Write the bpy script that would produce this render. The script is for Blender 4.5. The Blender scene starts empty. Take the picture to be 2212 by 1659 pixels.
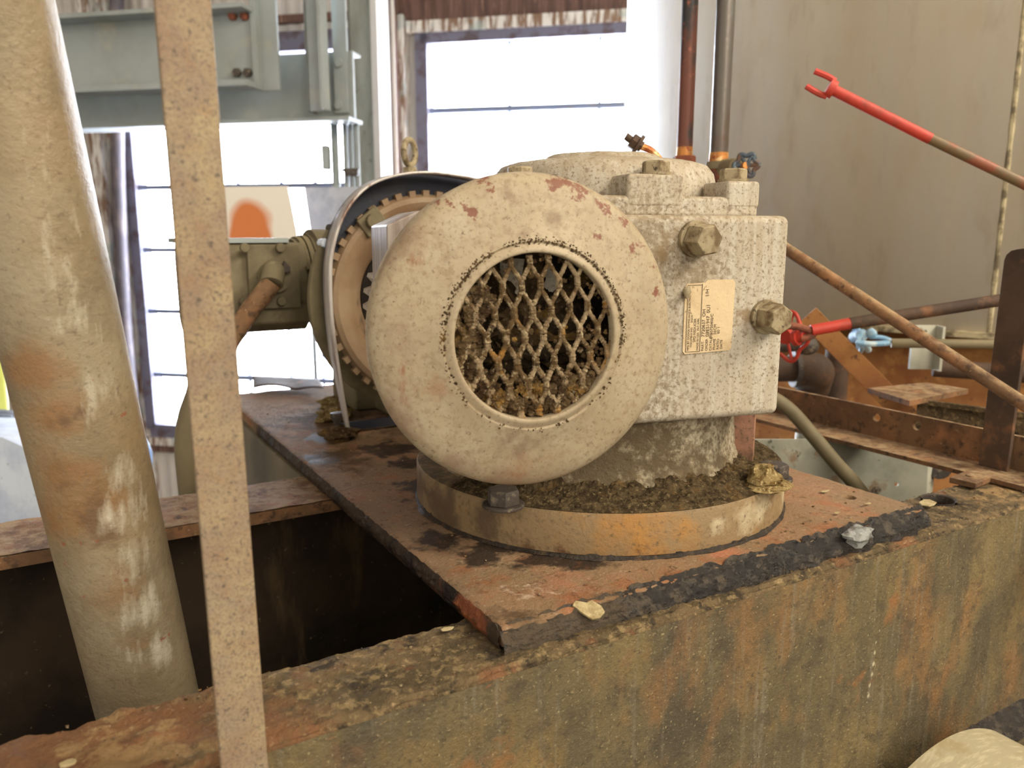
import bpy, bmesh, math, random
from mathutils import Vector, Matrix, noise as mn
random.seed(7)
S = bpy.context.scene
COL = S.collection
R_ = math.radians
# ------------------------------------------------------------------ camera, light, exposure
FPX, CX, CY, PITCH, YAW, H = 1720., 1106., 829.5, R_(10.6), R_(30.7), 2.0
cam_d = bpy.data.cameras.new('camera'); cam = bpy.data.objects.new('camera', cam_d); COL.objects.link(cam)
cam_d.sensor_width = 36; cam_d.lens = FPX/2212*36; cam_d.clip_start = .02; cam_d.clip_end = 100
cam.location = (0, 0, H); cam.rotation_euler = (math.pi/2-PITCH, 0, -YAW); S.camera = cam
cam_d.dof.use_dof = True; cam_d.dof.focus_distance = .62; cam_d.dof.aperture_fstop = 9.0
S.view_settings.view_transform = 'Standard'; S.view_settings.look = 'None'
S.view_settings.exposure = 0.0; S.view_settings.gamma = 1; S.view_settings.use_curve_mapping = False

def lin(c):
    return tuple(((v/255)/12.92 if v/255 <= .04045 else ((v/255+.055)/1.055)**2.4) for v in c)+(1,)

W = bpy.data.worlds.new('world'); S.world = W; W.use_nodes = True
nt = W.node_tree; nt.nodes.clear()
o = nt.nodes.new('ShaderNodeOutputWorld'); bg = nt.nodes.new('ShaderNodeBackground')
tc = nt.nodes.new('ShaderNodeTexCoord'); dp = nt.nodes.new('ShaderNodeVectorMath'); dp.operation = 'DOT_PRODUCT'
dp.inputs[1].default_value = (.678, .735, 0)
mr = nt.nodes.new('ShaderNodeMapRange'); mr.inputs[1].default_value = -.3; mr.inputs[2].default_value = .5
mx = nt.nodes.new('ShaderNodeMix'); mx.data_type = 'RGBA'
mx.inputs[6].default_value = (1.42, 1.27, 1.04, 1); mx.inputs[7].default_value = (32, 35, 40, 1)
nt.links.new(tc.outputs['Generated'], dp.inputs[0]); nt.links.new(dp.outputs['Value'], mr.inputs[0])
nt.links.new(mr.outputs[0], mx.inputs[0]); nt.links.new(mx.outputs[2], bg.inputs[0]); nt.links.new(bg.outputs[0], o.inputs[0])
bg.inputs[1].default_value = 1.0

def area(name, loc, target, size, power, color):
    d = bpy.data.lights.new(name, 'AREA'); d.shape = 'RECTANGLE'; d.size, d.size_y = size; d.energy = power; d.color = color
    ob = bpy.data.objects.new(name, d); COL.objects.link(ob); ob.location = loc
    ob.rotation_euler = (Vector(target)-Vector(loc)).to_track_quat('-Z', 'Y').to_euler(); return ob
area('added_key_light', (.6, -3.0, 3.9), (.6, .8, 1.85), (1.6, 1.6), 88, (1, .90, .74))  # added key lamp behind the camera, no door stands there
area('added_tank_fill', (2.3, -1.2, 4.1), (2.1, .8, 2.2), (1.2, 1.2), 125, (1, .90, .72))  # added fill lamp to brighten the tank, no roof opening there

# ------------------------------------------------------------------ pixel rays (2212 x 1659)
sY, cY = math.sin(YAW), math.cos(YAW)
def ray(x, y):
    xr = x-CX; yd = y-CY
    up = -yd*math.cos(PITCH)-FPX*math.sin(PITCH); fw = FPX*math.cos(PITCH)-yd*math.sin(PITCH)
    return Vector((xr*cY+fw*sY, -xr*sY+fw*cY, up)), fw
def atd(x, y, d):
    r, fw = ray(x, y); return Vector((0, 0, H))+r*(d/fw)
def onz(x, y, z):
    r, fw = ray(x, y); return Vector((0, 0, H))+r*((z-H)/r.z)
def ony(x, y, Y):
    r, fw = ray(x, y); return Vector((0, 0, H))+r*(Y/r.y)
def onx(x, y, X):
    r, fw = ray(x, y); return Vector((0, 0, H))+r*(X/r.x)
class Frame:                       # an upright plane: u runs right along it, v is away from the camera, w is height
    def __init__(s, px, depth, bearing):
        b = YAW+R_(bearing); s.o = atd(px, CY, depth); s.o.z = 0
        s.u = Vector((math.sin(b), math.cos(b), 0)); s.n = Vector((-s.u.y, s.u.x, 0))
        s.rot = math.atan2(s.u.y, s.u.x)
    def uw(s, x, y):
        r, fw = ray(x, y); t = (s.o-Vector((0, 0, H))).dot(s.n)/r.dot(s.n)
        p = Vector((0, 0, H))+r*t; return (p-s.o).dot(s.u), p.z
    def p(s, u, v, w): return s.o+s.u*u+s.n*v+Vector((0, 0, w))

GO = Vector((.463, .615, 1.7514)); GR = -R_(13.6)
_gi = (Matrix.Translation(GO) @ Matrix.Rotation(GR, 4, 'Z')).inverted()
def glp(x, y, z, r): v = _gi @ onz(x, y, z); return (v.x, v.y, v.z, r)
def wlp(x, y, z, r): v = onz(x, y, z); return (v.x, v.y, v.z, r)
# ------------------------------------------------------------------ materials
def M(name, base, layers=(), rough=.7, metal=0., bump=((60, .3),), spec=.4, bdist=.004, off=(0, 0, 0)):
    m = bpy.data.materials.new(name); m.use_nodes = True; t = m.node_tree; N = t.nodes; L = t.links
    b = N['Principled BSDF']; tcn = N.new('ShaderNodeTexCoord'); geo = None
    col = N.new('ShaderNodeRGB'); col.outputs[0].default_value = lin(base); cur = col.outputs[0]
    rv = N.new('ShaderNodeValue'); rv.outputs[0].default_value = rough; rc = rv.outputs[0]
    for i, ly in enumerate(layers):
        c, sc, lo, hi = ly[:4]; op = ly[4] if len(ly) > 4 else {}
        mp = N.new('ShaderNodeMapping'); mp.inputs['Scale'].default_value = op.get('st', (1, 1, 1))
        sd = op.get('seed', i+1); mp.inputs['Location'].default_value = (sd*1.7, sd*.9, sd*2.3)
        L.new(tcn.outputs['Object'], mp.inputs[0])
        if op.get('vor'):
            n = N.new('ShaderNodeTexVoronoi'); n.inputs['Scale'].default_value = sc; fo = n.outputs['Distance']
        else:
            n = N.new('ShaderNodeTexNoise'); n.inputs['Scale'].default_value = sc; n.inputs['Detail'].default_value = op.get('d', 8)
            n.inputs['Roughness'].default_value = op.get('ro', .6); fo = n.outputs['Fac']
            if 'dist' in op: n.inputs['Distortion'].default_value = op['dist']
        L.new(mp.outputs[0], n.inputs['Vector'])
        last = fo
        if 'mask' in op:           # blots: a patch of the stain around given points of the thing
            acc = None
            for (x, y, z, rad) in op['mask']:
                ds = N.new('ShaderNodeVectorMath'); ds.operation = 'DISTANCE'; ds.inputs[1].default_value = (x-off[0], y-off[1], z-off[2])
                L.new(tcn.outputs['Object'], ds.inputs[0])
                q = N.new('ShaderNodeMapRange'); q.inputs[1].default_value = 0; q.inputs[2].default_value = rad
                q.inputs[3].default_value = op.get('boost', .25); q.inputs[4].default_value = -op.get('cut', .45)
                L.new(ds.outputs['Value'], q.inputs[0])
                if acc is None: acc = q.outputs[0]
                else:
                    mm = N.new('ShaderNodeMath'); mm.operation = 'MAXIMUM'; L.new(acc, mm.inputs[0]); L.new(q.outputs[0], mm.inputs[1]); acc = mm.outputs[0]
            ad = N.new('ShaderNodeMath'); ad.operation = 'ADD'; L.new(fo, ad.inputs[0]); L.new(acc, ad.inputs[1]); last = ad.outputs[0]
        r = N.new('ShaderNodeMapRange'); r.inputs[1].default_value = lo; r.inputs[2].default_value = hi; r.inputs[4].default_value = op.get('a', 1.)
        L.new(last, r.inputs[0]); f = r.outputs[0]
        if op.get('up'):           # settled dust and dirt lies on upward faces
            if geo is None: geo = N.new('ShaderNodeNewGeometry')
            sx = N.new('ShaderNodeSeparateXYZ'); L.new(geo.outputs['Normal'], sx.inputs[0])
            u = N.new('ShaderNodeMapRange'); u.inputs[1].default_value = .3; u.inputs[2].default_value = .85; L.new(sx.outputs[2], u.inputs[0])
            mu = N.new('ShaderNodeMath'); mu.operation = 'MULTIPLY'; L.new(f, mu.inputs[0]); L.new(u.outputs[0], mu.inputs[1]); f = mu.outputs[0]
        mi = N.new('ShaderNodeMix'); mi.data_type = 'RGBA'; L.new(f, mi.inputs[0]); L.new(cur, mi.inputs[6]); mi.inputs[7].default_value = lin(c); cur = mi.outputs[2]
        if 'r' in op:
            m2 = N.new('ShaderNodeMix'); L.new(f, m2.inputs[0]); L.new(rc, m2.inputs[2]); m2.inputs[3].default_value = op['r']; rc = m2.outputs[0]
    L.new(cur, b.inputs['Base Color']); L.new(rc, b.inputs['Roughness'])
    b.inputs['Metallic'].default_value = metal; b.inputs['Specular IOR Level'].default_value = spec
    prev = None
    for (sc, st) in bump:
        n = N.new('ShaderNodeTexNoise'); n.inputs['Scale'].default_value = sc; n.inputs['Detail'].default_value = 6; n.inputs['Roughness'].default_value = .65
        L.new(tcn.outputs['Object'], n.inputs['Vector'])
        bp = N.new('ShaderNodeBump'); bp.inputs['Strength'].default_value = st; bp.inputs['Distance'].default_value = bdist
        L.new(n.outputs['Fac'], bp.inputs['Height'])
        if prev: L.new(prev, bp.inputs['Normal'])
        prev = bp.outputs[0]
    if prev: L.new(prev, b.inputs['Normal'])
    return m

CREAM = (190, 174, 145)
m_cover = M('cream_paint_worn', (172, 157, 130), [
    ((154, 138, 112), 18, .38, .68, {'a': .7}), ((184, 172, 148), 40, .45, .7, {'a': .5}), ((150, 130, 102), 9, .5, .7, {'a': .5}),
    ((136, 116, 90), 230, .50, .68, {'a': .6}), ((108, 90, 70), 420, .58, .68, {'a': .7}),
    ((122, 102, 80), 60, .46, .62, {'mask': [(-.228, -.225, .245, .035), (-.2, -.235, .235, .025), (-.235, -.225, .22, .02), (-.155, -.245, .252, .012), (-.135, -.245, .262, .02), (-.165, -.245, .275, .03), (-.155, -.24, .118, .03), (-.105, -.245, .235, .02)], 'cut': .3, 'boost': .1, 'a': .65}),
    ((116, 62, 46), 75, .585, .625, {'ro': .7, 'mask': [(-.185, -.236, .262, .022), (-.196, -.236, .2575, .016), (-.153, -.238, .262, .018), (-.146, -.24, .256, .012), (-.105, -.238, .248, .012), (-.175, -.232, .278, .03), (-.20, -.232, .27, .03), (-.130, -.232, .2795, .03), (-.115, -.232, .273, .028), (-.100, -.232, .265, .026), (-.087, -.232, .255, .024), (-.077, -.232, .243, .024), (-.068, -.232, .228, .022), (-.062, -.232, .212, .02), (-.06, -.232, .195, .016)], 'boost': .14, 'cut': .34, 'a': .85}),
    ((132, 74, 46), 80, .50, .62, {'ro': .7, 'st': (1, 1, .35), 'mask': [(-.2300, -.230, z_, .017) for z_ in (.150, .160, .170, .180, .190, .200, .210, .220)]+[(-.222, -.232, .232, .014), (-.218, -.233, .215, .010)], 'boost': .16, 'cut': .3, 'a': .7}),
    ((138, 112, 92), 50, .44, .66, {'mask': [(-.236, -.228, .19, .03), (-.228, -.23, .14, .03), (-.20, -.23, .107, .03), (-.16, -.23, .092, .03), (-.225, -.228, .235, .03)], 'boost': .14, 'cut': .2, 'a': .6}),
    ((146, 96, 66), 40, .56, .68, {'mask': [(-.20, -.228, .115, .035), (-.15, -.228, .100, .035), (-.10, -.228, .11, .03), (-.21, -.24, .16, .03)], 'boost': .12, 'cut': .2, 'a': .45}),
    ((92, 72, 54), 330, .64, .72, {'a': .8})], rough=.6, bump=((14, .12), (300, .12)))
m_box = M('cast_cream_paint', (180, 170, 152), [
    ((174, 160, 138), 20, .38, .66, {'a': .8}), ((206, 202, 190), 40, .45, .7, {'a': .6, 'st': (4, 4, .2)}),
    ((134, 118, 94), 210, .44, .62, {'mask': [(-.02, -.142, .24, .085), (-.04, -.142, .12, .10), (.02, -.142, .222, .05), (-.05, -.142, .2, .09)], 'a': .8, 'boost': .12, 'cut': .14}),
    ((112, 96, 74), 420, .54, .66, {'a': .75}), ((104, 82, 58), 120, .58, .68, {'a': .6}),
    ((132, 110, 78), 60, .45, .62, {'mask': [(.07, -.142, .18, .025), (0, -.142, .25, .03), (-.01, -.142, .235, .02)], 'boost': .1, 'cut': .35, 'a': .8}),
    ((150, 132, 102), 60, .35, .6, {'up': 1, 'a': .6})], rough=.75, bump=((260, .35), (30, .15)), bdist=.002)
m_ped = M('cast_paint_dirty', (182, 172, 148), [
    ((150, 136, 110), 36, .40, .64, {'a': .8}), ((104, 88, 66), 260, .45, .62, {'a': .8}), ((88, 74, 54), 120, .54, .66, {'a': .8}),
    ((92, 78, 57), 90, .40, .60, {'mask': [(-.05, -.12, .06, .12), (-.03, -.12, .1, .10), (.02, -.13, .045, .07), (.06, -.11, .045, .04), (0, -.13, .07, .05)], 'boost': .2, 'cut': .25, 'a': .95}),
    ((150, 128, 92), 60, .5, .6, {'up': 1})], rough=.9, bump=((260, .7), (60, .5)), bdist=.004)
m_rim = M('flange_rim', (138, 116, 84), [
    ((188, 174, 144), 30, .42, .64, {'a': .9, 'mask': [glp(1600, 1100, 1.77, .05), glp(1670, 1060, 1.77, .04), glp(1530, 1130, 1.77, .025)], 'boost': .2, 'cut': .3}),
    ((164, 118, 58), 30, .40, .66, {'mask': [glp(1400, 1165, 1.77, .05), glp(1300, 1165, 1.77, .045), glp(1480, 1150, 1.77, .03)], 'boost': .16, 'cut': .22, 'a': .9}),
    ((88, 70, 52), 40, .42, .62, {'mask': [glp(960, 1080, 1.77, .05), glp(910, 1040, 1.77, .05), glp(1050, 1130, 1.77, .04)], 'boost': .2, 'cut': .2, 'a': .85}),
    ((84, 56, 36), 70, .45, .6, {'mask': [glp(x, y, 1.752, .016) for x, y in ((1150, 1185), (1230, 1195), (1310, 1198), (1390, 1195), (1470, 1185), (1540, 1170))], 'boost': .15, 'cut': .25, 'a': .85}),
    ((96, 78, 56), 240, .54, .70, {'a': .8}), ((90, 78, 58), 80, .4, .55, {'up': 1})], rough=.6, bump=((60, .35), (250, .3)))
m_dirt = M('crumbly_dirt', (98, 83, 60), [((64, 53, 38), 110, .4, .58, {}), ((136, 118, 86), 300, .54, .68, {}), ((122, 94, 58), 60, .55, .68, {'a': .6})],
           rough=1, bump=((300, .9), (120, .6)), spec=.1)
m_crust = M('grille_crust', (162, 142, 112), [((104, 84, 58), 110, .42, .55, {}), ((190, 172, 138), 300, .55, .65, {}), ((158, 116, 60), 40, .58, .66, {}), ((64, 52, 40), 150, .6, .68, {})],
            rough=1, bump=((400, .8),), spec=.1)
m_crust_d = M('grille_clump', (98, 80, 56), [((70, 54, 38), 70, .45, .58, {}), ((146, 112, 58), 50, .56, .68, {}), ((136, 120, 96), 260, .58, .66, {})],
              rough=1, bump=((300, .9),), spec=.1)
m_idirt = M('inner_dirt_brown', (74, 62, 46), [((44, 36, 28), 90, .4, .6, {}), ((104, 90, 68), 200, .58, .68, {})], rough=1, bump=((300, .9),), spec=.05)
m_straw = M('tan_clod', (160, 138, 94), [((112, 88, 52), 140, .5, .6, {}), ((206, 184, 134), 300, .55, .62, {})], rough=1, bump=((300, 1.),), spec=.1)
m_black = M('shadow_black_steel', (34, 30, 27), [((58, 48, 38), 30, .5, .7, {})], rough=.9, spec=.1)
m_plate = M('plate_rust', (138, 115, 88), [
    ((164, 126, 96), 12, .40, .64, {'a': .8}), ((138, 114, 88), 26, .42, .64, {'a': .8}), ((168, 104, 70), 30, .54, .70, {'a': .6}),
    ((182, 120, 92), 14, .45, .65, {'mask': [(.30, .45, 1.75, .10), (.45, .43, 1.75, .05)], 'boost': .14, 'a': .8}),
    ((196, 176, 152), 240, .58, .72, {'a': .6}), ((200, 178, 156), 90, .58, .68, {'mask': [(.28, .45, 1.75, .07)], 'boost': .1, 'cut': .3, 'a': .7}),
    ((148, 98, 66), 80, .44, .66, {'mask': [wlp(1450, 1240, 1.75, .03), wlp(1560, 1215, 1.75, .03), wlp(1680, 1175, 1.75, .03), wlp(1780, 1140, 1.75, .03), wlp(1250, 1290, 1.75, .03), wlp(1350, 1270, 1.75, .03), wlp(1000, 1230, 1.75, .03), wlp(1060, 1260, 1.75, .035)], 'boost': .14, 'cut': .25, 'a': .75}),
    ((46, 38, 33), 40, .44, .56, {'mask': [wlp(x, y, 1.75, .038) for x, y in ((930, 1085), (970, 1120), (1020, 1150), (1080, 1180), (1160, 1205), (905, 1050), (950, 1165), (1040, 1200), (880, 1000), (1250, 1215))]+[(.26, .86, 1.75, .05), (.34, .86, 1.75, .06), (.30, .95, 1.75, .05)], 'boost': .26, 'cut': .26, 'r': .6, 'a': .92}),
    ((92, 74, 54), 50, .44, .64, {'mask': [(.33, 1.05, 1.75, .25), (.28, .85, 1.75, .14), (.4, .95, 1.75, .14), (.255, .425, 1.75, .04), (.32, .42, 1.75, .03)], 'boost': .14, 'cut': .3, 'a': .9}),
    ((84, 66, 50), 150, .58, .70, {'a': .8}), ((120, 76, 50), 70, .6, .72, {'a': .7})], rough=.82, spec=.2, bump=((70, .45), (320, .5)))
m_beamtop = M('beam_top_crust', (122, 102, 72), [
    ((90, 76, 52), 30, .42, .58, {}), ((160, 138, 98), 120, .52, .62, {'a': .8}), ((64, 54, 40), 70, .55, .64, {}),
    ((136, 96, 64), 50, .42, .64, {'mask': [(.0, .43, 1.73, .20), (.08, .40, 1.73, .08), (.22, .392, 1.73, .02), (.55, .40, 1.73, .03), (.64, .39, 1.73, .04)], 'boost': .22, 'cut': .35}),
    ((172, 140, 96), 50, .5, .6, {'mask': [(.9, .43, 1.735, .2), (.03, .42, 1.73, .08)], 'boost': .15, 'cut': .2, 'a': .8}),
    ((190, 162, 122), 260, .60, .70, {'a': .7}), ((140, 78, 48), 40, .62, .7, {'a': .6})], off=(.4, .6, 0), rough=.8, bump=((110, .8), (350, .8)))
m_face = M('tank_side_scale', (98, 87, 62), [
    ((138, 110, 58), 16, .44, .62, {'st': (1, 1, .7), 'mask': [(.16, .39, 1.68, .10), (.25, .39, 1.66, .08), (.30, .39, 1.60, .08)], 'boost': .12, 'cut': .2, 'a': .9}),
    ((132, 82, 50), 40, .50, .64, {'mask': [(.22, .39, 1.62, .10), (.28, .39, 1.56, .08), (.12, .39, 1.7, .05)], 'boost': .12, 'cut': .2, 'a': .75}),
    ((70, 62, 50), 30, .46, .62, {'mask': [(.38, .39, 1.64, .08), (.34, .39, 1.56, .10), (.30, .39, 1.69, .05)], 'boost': .1, 'cut': .2, 'a': .8}),
    ((84, 77, 62), 14, .40, .64, {'st': (1, 1, .5), 'r': .5}), ((132, 114, 76), 10, .46, .70, {'st': (1, 1, .5)}), ((146, 106, 64), 18, .54, .72, {'st': (1, 1, .6), 'a': .7}),
    ((128, 120, 102), 90, .54, .70, {'st': (1.5, 1, .10), 'a': .6}), ((78, 68, 54), 60, .52, .68, {'a': .7}), ((66, 58, 46), 260, .56, .70, {'a': .7}),
    ((178, 162, 124), 420, .60, .70, {'a': .7}), ((144, 98, 58), 60, .50, .68, {'mask': [(.58, .39, 1.62, .05), (.62, .39, 1.68, .04), (.2, .39, 1.66, .09), (.27, .39, 1.6, .06)], 'boost': .12, 'cut': .3, 'a': .7}),
    ((188, 178, 150), 160, .50, .62, {'st': (1, 1, .12), 'mask': [(.605, .39, 1.66, .008), (.603, .39, 1.65, .008), (.602, .39, 1.64, .008), (.601, .39, 1.63, .008), (.60, .39, 1.62, .009), (.598, .39, 1.61, .009), (.597, .39, 1.60, .010), (.594, .39, 1.585, .012), (.628, .39, 1.64, .007), (.627, .39, 1.63, .007)], 'boost': .12, 'cut': .5, 'a': .8})],
    off=(.4, .6, 0), rough=.6, bump=((60, .35), (300, .45)))
m_rust = M('brown_rust', (124, 94, 66), [((100, 74, 52), 14, .42, .6, {}), ((150, 106, 70), 22, .50, .68, {}), ((80, 60, 44), 90, .55, .65, {}), ((190, 160, 120), 200, .64, .72, {'a': .6}), ((164, 140, 106), 70, .42, .60, {'up': 1, 'a': .8})],
           rough=.8, bump=((120, .4),))
m_orust = M('orange_rust', (156, 108, 60), [((134, 84, 46), 9, .42, .62, {}), ((188, 138, 78), 14, .52, .68, {}), ((92, 62, 40), 80, .62, .7, {})], rough=.8, bump=((120, .2),))
m_drust = M('dark_rust', (86, 66, 50), [((66, 50, 40), 12, .4, .6, {}), ((122, 84, 56), 30, .56, .68, {})], rough=.75, bump=((120, .3),))
m_pit = M('pit_dark_steel', (62, 50, 38), [((40, 34, 28), 9, .42, .6, {}), ((96, 78, 54), 22, .56, .7, {'st': (1, 1, .25)}), ((120, 108, 84), 160, .66, .72, {'a': .6})], rough=.85, bump=((60, .3),), spec=.15)
m_post = M('post_tan_rust', (146, 130, 108), [((140, 114, 92), 22, .40, .64, {'a': .8}), ((172, 154, 116), 50, .44, .70, {'a': .7}), ((152, 112, 74), 120, .50, .72, {'a': .4}), ((112, 96, 82), 700, .48, .66, {'a': .8}), ((86, 74, 66), 420, .57, .68, {'a': .85})],
           rough=.6, bump=((240, .3),), bdist=.0015)
_p1, _p2 = atd(316, 1500, .52), atd(120, 670, .474); _pr = _p1-(_p2-_p1)
def _sp(x, y, r, d=None):
    d = d or (.474+(y-670)/830*.046-.034); v = atd(x, y, d)-_pr; return (v.x, v.y, v.z, r)
m_pipe = M('galvanised_stained_highlit', (160, 147, 122), [
    ((146, 126, 96), 9, .40, .64, {}), ((128, 114, 90), 24, .44, .68, {'a': .8}),
    ((146, 108, 70), 18, .42, .62, {'mask': [_sp(130, 1000, .04), _sp(190, 1120, .05), _sp(250, 1250, .045), _sp(120, 900, .03), _sp(60, 800, .03), _sp(300, 1400, .03)], 'boost': .16, 'cut': .25, 'a': .8}),
    ((110, 86, 64), 45, .42, .60, {'mask': [_sp(125, 1000, .014), _sp(140, 1040, .014), _sp(200, 1120, .028), _sp(240, 1160, .02), _sp(170, 895, .012), _sp(140, 905, .012), _sp(110, 912, .012), _sp(300, 1050, .03)], 'boost': .16, 'cut': .28, 'a': .75}),
    ((98, 84, 66), 30, .42, .62, {'mask': [_sp(335, 1150, .022), _sp(350, 1250, .022), _sp(365, 1350, .02), _sp(320, 1050, .018)], 'boost': .12, 'cut': .28, 'a': .8}),
    ((204, 196, 176), 70, .44, .68, {'st': (1.5, 1.5, .4), 'mask': [_sp(75, 100, .034, .41), _sp(95, 200, .034, .415), _sp(110, 300, .034, .42), _sp(125, 400, .034, .425), _sp(150, 500, .034, .43), _sp(170, 600, .034, .436), _sp(200, 700, .034), _sp(225, 850, .034), _sp(270, 1050, .034), _sp(285, 1120, .034), _sp(305, 1220, .034), _sp(330, 1330, .034), _sp(345, 1420, .034)], 'boost': .28, 'cut': .3, 'a': .85, 'r': .3}),  # painted highlight: pale streak up the pipe, put into the colour
    ((112, 94, 76), 300, .56, .72, {'a': .7}), ((96, 84, 74), 90, .5, .52, {'mask': [_sp(46, 432, .0045, .43)], 'boost': .4, 'cut': .8, 'a': .7}), ((150, 84, 60), 90, .68, .72, {'a': .8})], rough=.45, metal=.1, bump=((30, .2), (200, .3)))
m_tank = M('tank_skin', (226, 216, 194), [
    ((206, 190, 162), 2.4, .38, .66, {'st': (1, 1, .35), 'a': .8}), ((210, 204, 192), 6, .45, .7, {'st': (1.5, 1.5, .12), 'a': .6}), ((200, 174, 134), 9, .52, .74, {'a': .4, 'st': (1, 1, .5)}),
    ((180, 164, 134), 30, .56, .74, {'a': .4, 'st': (1, 1, .3)}), ((118, 98, 78), 60, .74, .77, {})], rough=.45, bump=((5, .05),), spec=.4)
m_bead = M('weld_bead', (190, 176, 140), [((110, 98, 76), 40, .45, .6, {})], rough=.5, bump=((120, .6),))
m_gsteel = M('grey_painted_steel', (152, 160, 160), [((138, 144, 140), 4, .42, .66, {}), ((176, 172, 152), 10, .56, .7, {'a': .4})], rough=.5, bump=((40, .05),))
m_col = M('grey_column_paint', (150, 150, 138), [((126, 124, 112), 8, .45, .62, {'st': (1, 1, .3)}), ((96, 80, 70), 30, .62, .68, {'a': .6})], rough=.6, bump=((40, .1),))
m_wood = M('dark_wood', (112, 84, 74), [((84, 62, 56), 8, .42, .6, {'st': (3, 3, .3)}), ((146, 116, 96), 20, .56, .66, {'st': (4, 4, .3)})], rough=.8, bump=((60, .3),))
m_wood2 = M('peeling_trim', (226, 222, 216), [((132, 104, 84), 14, .46, .56, {'st': (3, 3, .4)}), ((160, 178, 176), 8, .55, .65, {'a': .6})], rough=.8, bump=((60, .3),))
m_frame = M('window_frame_paint', (112, 110, 128), [((88, 76, 80), 12, .5, .64, {})], rough=.7)
m_muntin = M('muntin_paint', (120, 130, 160), [((130, 130, 140), 20, .5, .65, {})], rough=.6)
m_siding = M('corrugated_siding', (206, 200, 194), [((178, 168, 156), 3, .45, .65, {'st': (1, 1, .2)}), ((170, 130, 104), 20, .66, .74, {'a': .5})], rough=.55)
m_wall = M('wall_board', (170, 160, 150), [((140, 128, 116), 3, .45, .65, {})], rough=.9)
m_floor = M('concrete_floor', (96, 90, 82), [((70, 64, 58), 3, .45, .62, {})], rough=.9)
m_white = M('brushed_edge', (172, 162, 154), [((120, 100, 88), 60, .42, .62, {'st': (1, 1, .1)})], rough=.38, metal=.1, bump=((90, .1),))
m_drum = M('drum_tan', (146, 124, 98), [((126, 100, 74), 10, .42, .62, {}), ((88, 70, 56), 26, .56, .68, {})], rough=.6, bump=((80, .2),))
m_gm = M('olive_tan_casting', (118, 108, 82), [((96, 86, 64), 14, .42, .6, {}), ((146, 132, 96), 30, .55, .66, {'up': 1}), ((96, 80, 60), 80, .6, .68, {'a': .7})], rough=.7, bump=((100, .25),))
m_bolt = M('bolt_dusty', (160, 146, 116), [((108, 90, 64), 70, .46, .6, {}), ((70, 58, 44), 200, .6, .68, {})], rough=.6, bump=((160, .3),), bdist=.0015)
m_dbolt = M('bolt_dark', (70, 62, 56), [((120, 108, 92), 120, .55, .65, {})], rough=.55, bump=((200, .4),))
m_red = M('red_paint', (188, 62, 48), [((150, 60, 44), 30, .52, .66, {}), ((224, 110, 88), 20, .6, .7, {'a': .5})], rough=.5, bump=((120, .15),))
m_blue = M('pale_blue_paint', (120, 160, 190), [((180, 196, 200), 40, .5, .62, {}), ((90, 96, 96), 60, .6, .68, {})], rough=.6, bump=((120, .2),))
m_duct = M('blue_white_duct', (222, 234, 250), [((196, 208, 232), 9, .45, .62, {}), ((110, 104, 104), 60, .66, .7, {})], rough=.5)
m_bfan = M('blue_guard', (110, 150, 205), [((150, 180, 220), 10, .5, .65, {})], rough=.45)
m_ppipe = M('purple_brown_pipe', (112, 70, 58), [((60, 58, 58), 20, .46, .54, {'st': (1, 1, .4)}), ((150, 92, 74), 60, .6, .68, {})], rough=.5, metal=.2, bump=((120, .2),))
m_gpipe = M('grey_blue_pipe', (104, 98, 92), [((112, 150, 150), 9, .54, .62, {'st': (1, 1, .4)}), ((96, 74, 60), 12, .5, .6, {'st': (1, 1, .4)})], rough=.35, metal=.4, bump=((120, .15),))
m_copper = M('rusty_brass', (196, 132, 70), [((226, 192, 138), 90, .5, .6, {}), ((150, 78, 46), 60, .56, .64, {})], rough=.45, metal=.4)
m_rustfit = M('fitting_rust', (142, 82, 60), [((100, 62, 50), 40, .48, .6, {}), ((170, 98, 60), 30, .6, .68, {})], rough=.75, bump=((160, .4),))
m_hose = M('green_grey_hose', (128, 116, 88), [((108, 98, 74), 10, .45, .62, {}), ((150, 140, 116), 20, .6, .68, {'up': 1})], rough=.6, bump=((80, .15),))
m_ssheet = M('weathered_zinc_sheet', (194, 192, 174), [((164, 164, 148), 10, .45, .6, {}), ((186, 186, 172), 22, .52, .64, {'a': .8}), ((150, 112, 76), 22, .6, .68, {'a': .7}), ((82, 78, 68), 34, .64, .69, {})], rough=.5, metal=.1, bump=((40, .15),))
m_yellow = M('yellow_green_paint', (212, 216, 110), [], rough=.5)
m_chip = M('pale_chip', (184, 168, 128), [((150, 132, 94), 160, .45, .62, {})], rough=.9, bump=((200, .4),))
m_grease = M('black_grease', (46, 40, 36), [((92, 78, 58), 90, .50, .66, {'r': .9}), ((30, 27, 26), 60, .5, .6, {}), ((88, 72, 50), 120, .4, .6, {'mask': [(.26, .41, 1.74, .06), (.31, .405, 1.74, .06)], 'boost': .3, 'cut': .3, 'r': .95})], rough=.14, bump=((160, .9), (420, .9)), spec=1.0)
m_grease2 = M('dark_grime', (48, 40, 33), [((84, 66, 46), 90, .5, .64, {})], rough=.5, bump=((200, .7),))
m_tape = M('grey_smear', (140, 142, 140), [((90, 86, 80), 70, .5, .62, {})], rough=.4, bump=((160, .4),))
m_label = M('plate_foil', (214, 192, 154), [((190, 164, 124), 40, .5, .66, {'a': .7}), ((112, 88, 62), 220, .64, .69, {'a': .8})], rough=.5)
m_ink = M('printed_ink', (88, 72, 58), [((150, 128, 100), 160, .52, .64, {'a': .7})], rough=.7)
m_cream = M('cream_cylinder', (168, 158, 130), [((190, 180, 150), 60, .5, .65, {'st': (1, 4, 1)}), ((160, 146, 112), 30, .56, .66, {})], rough=.6, bump=((50, .1),))
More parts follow.
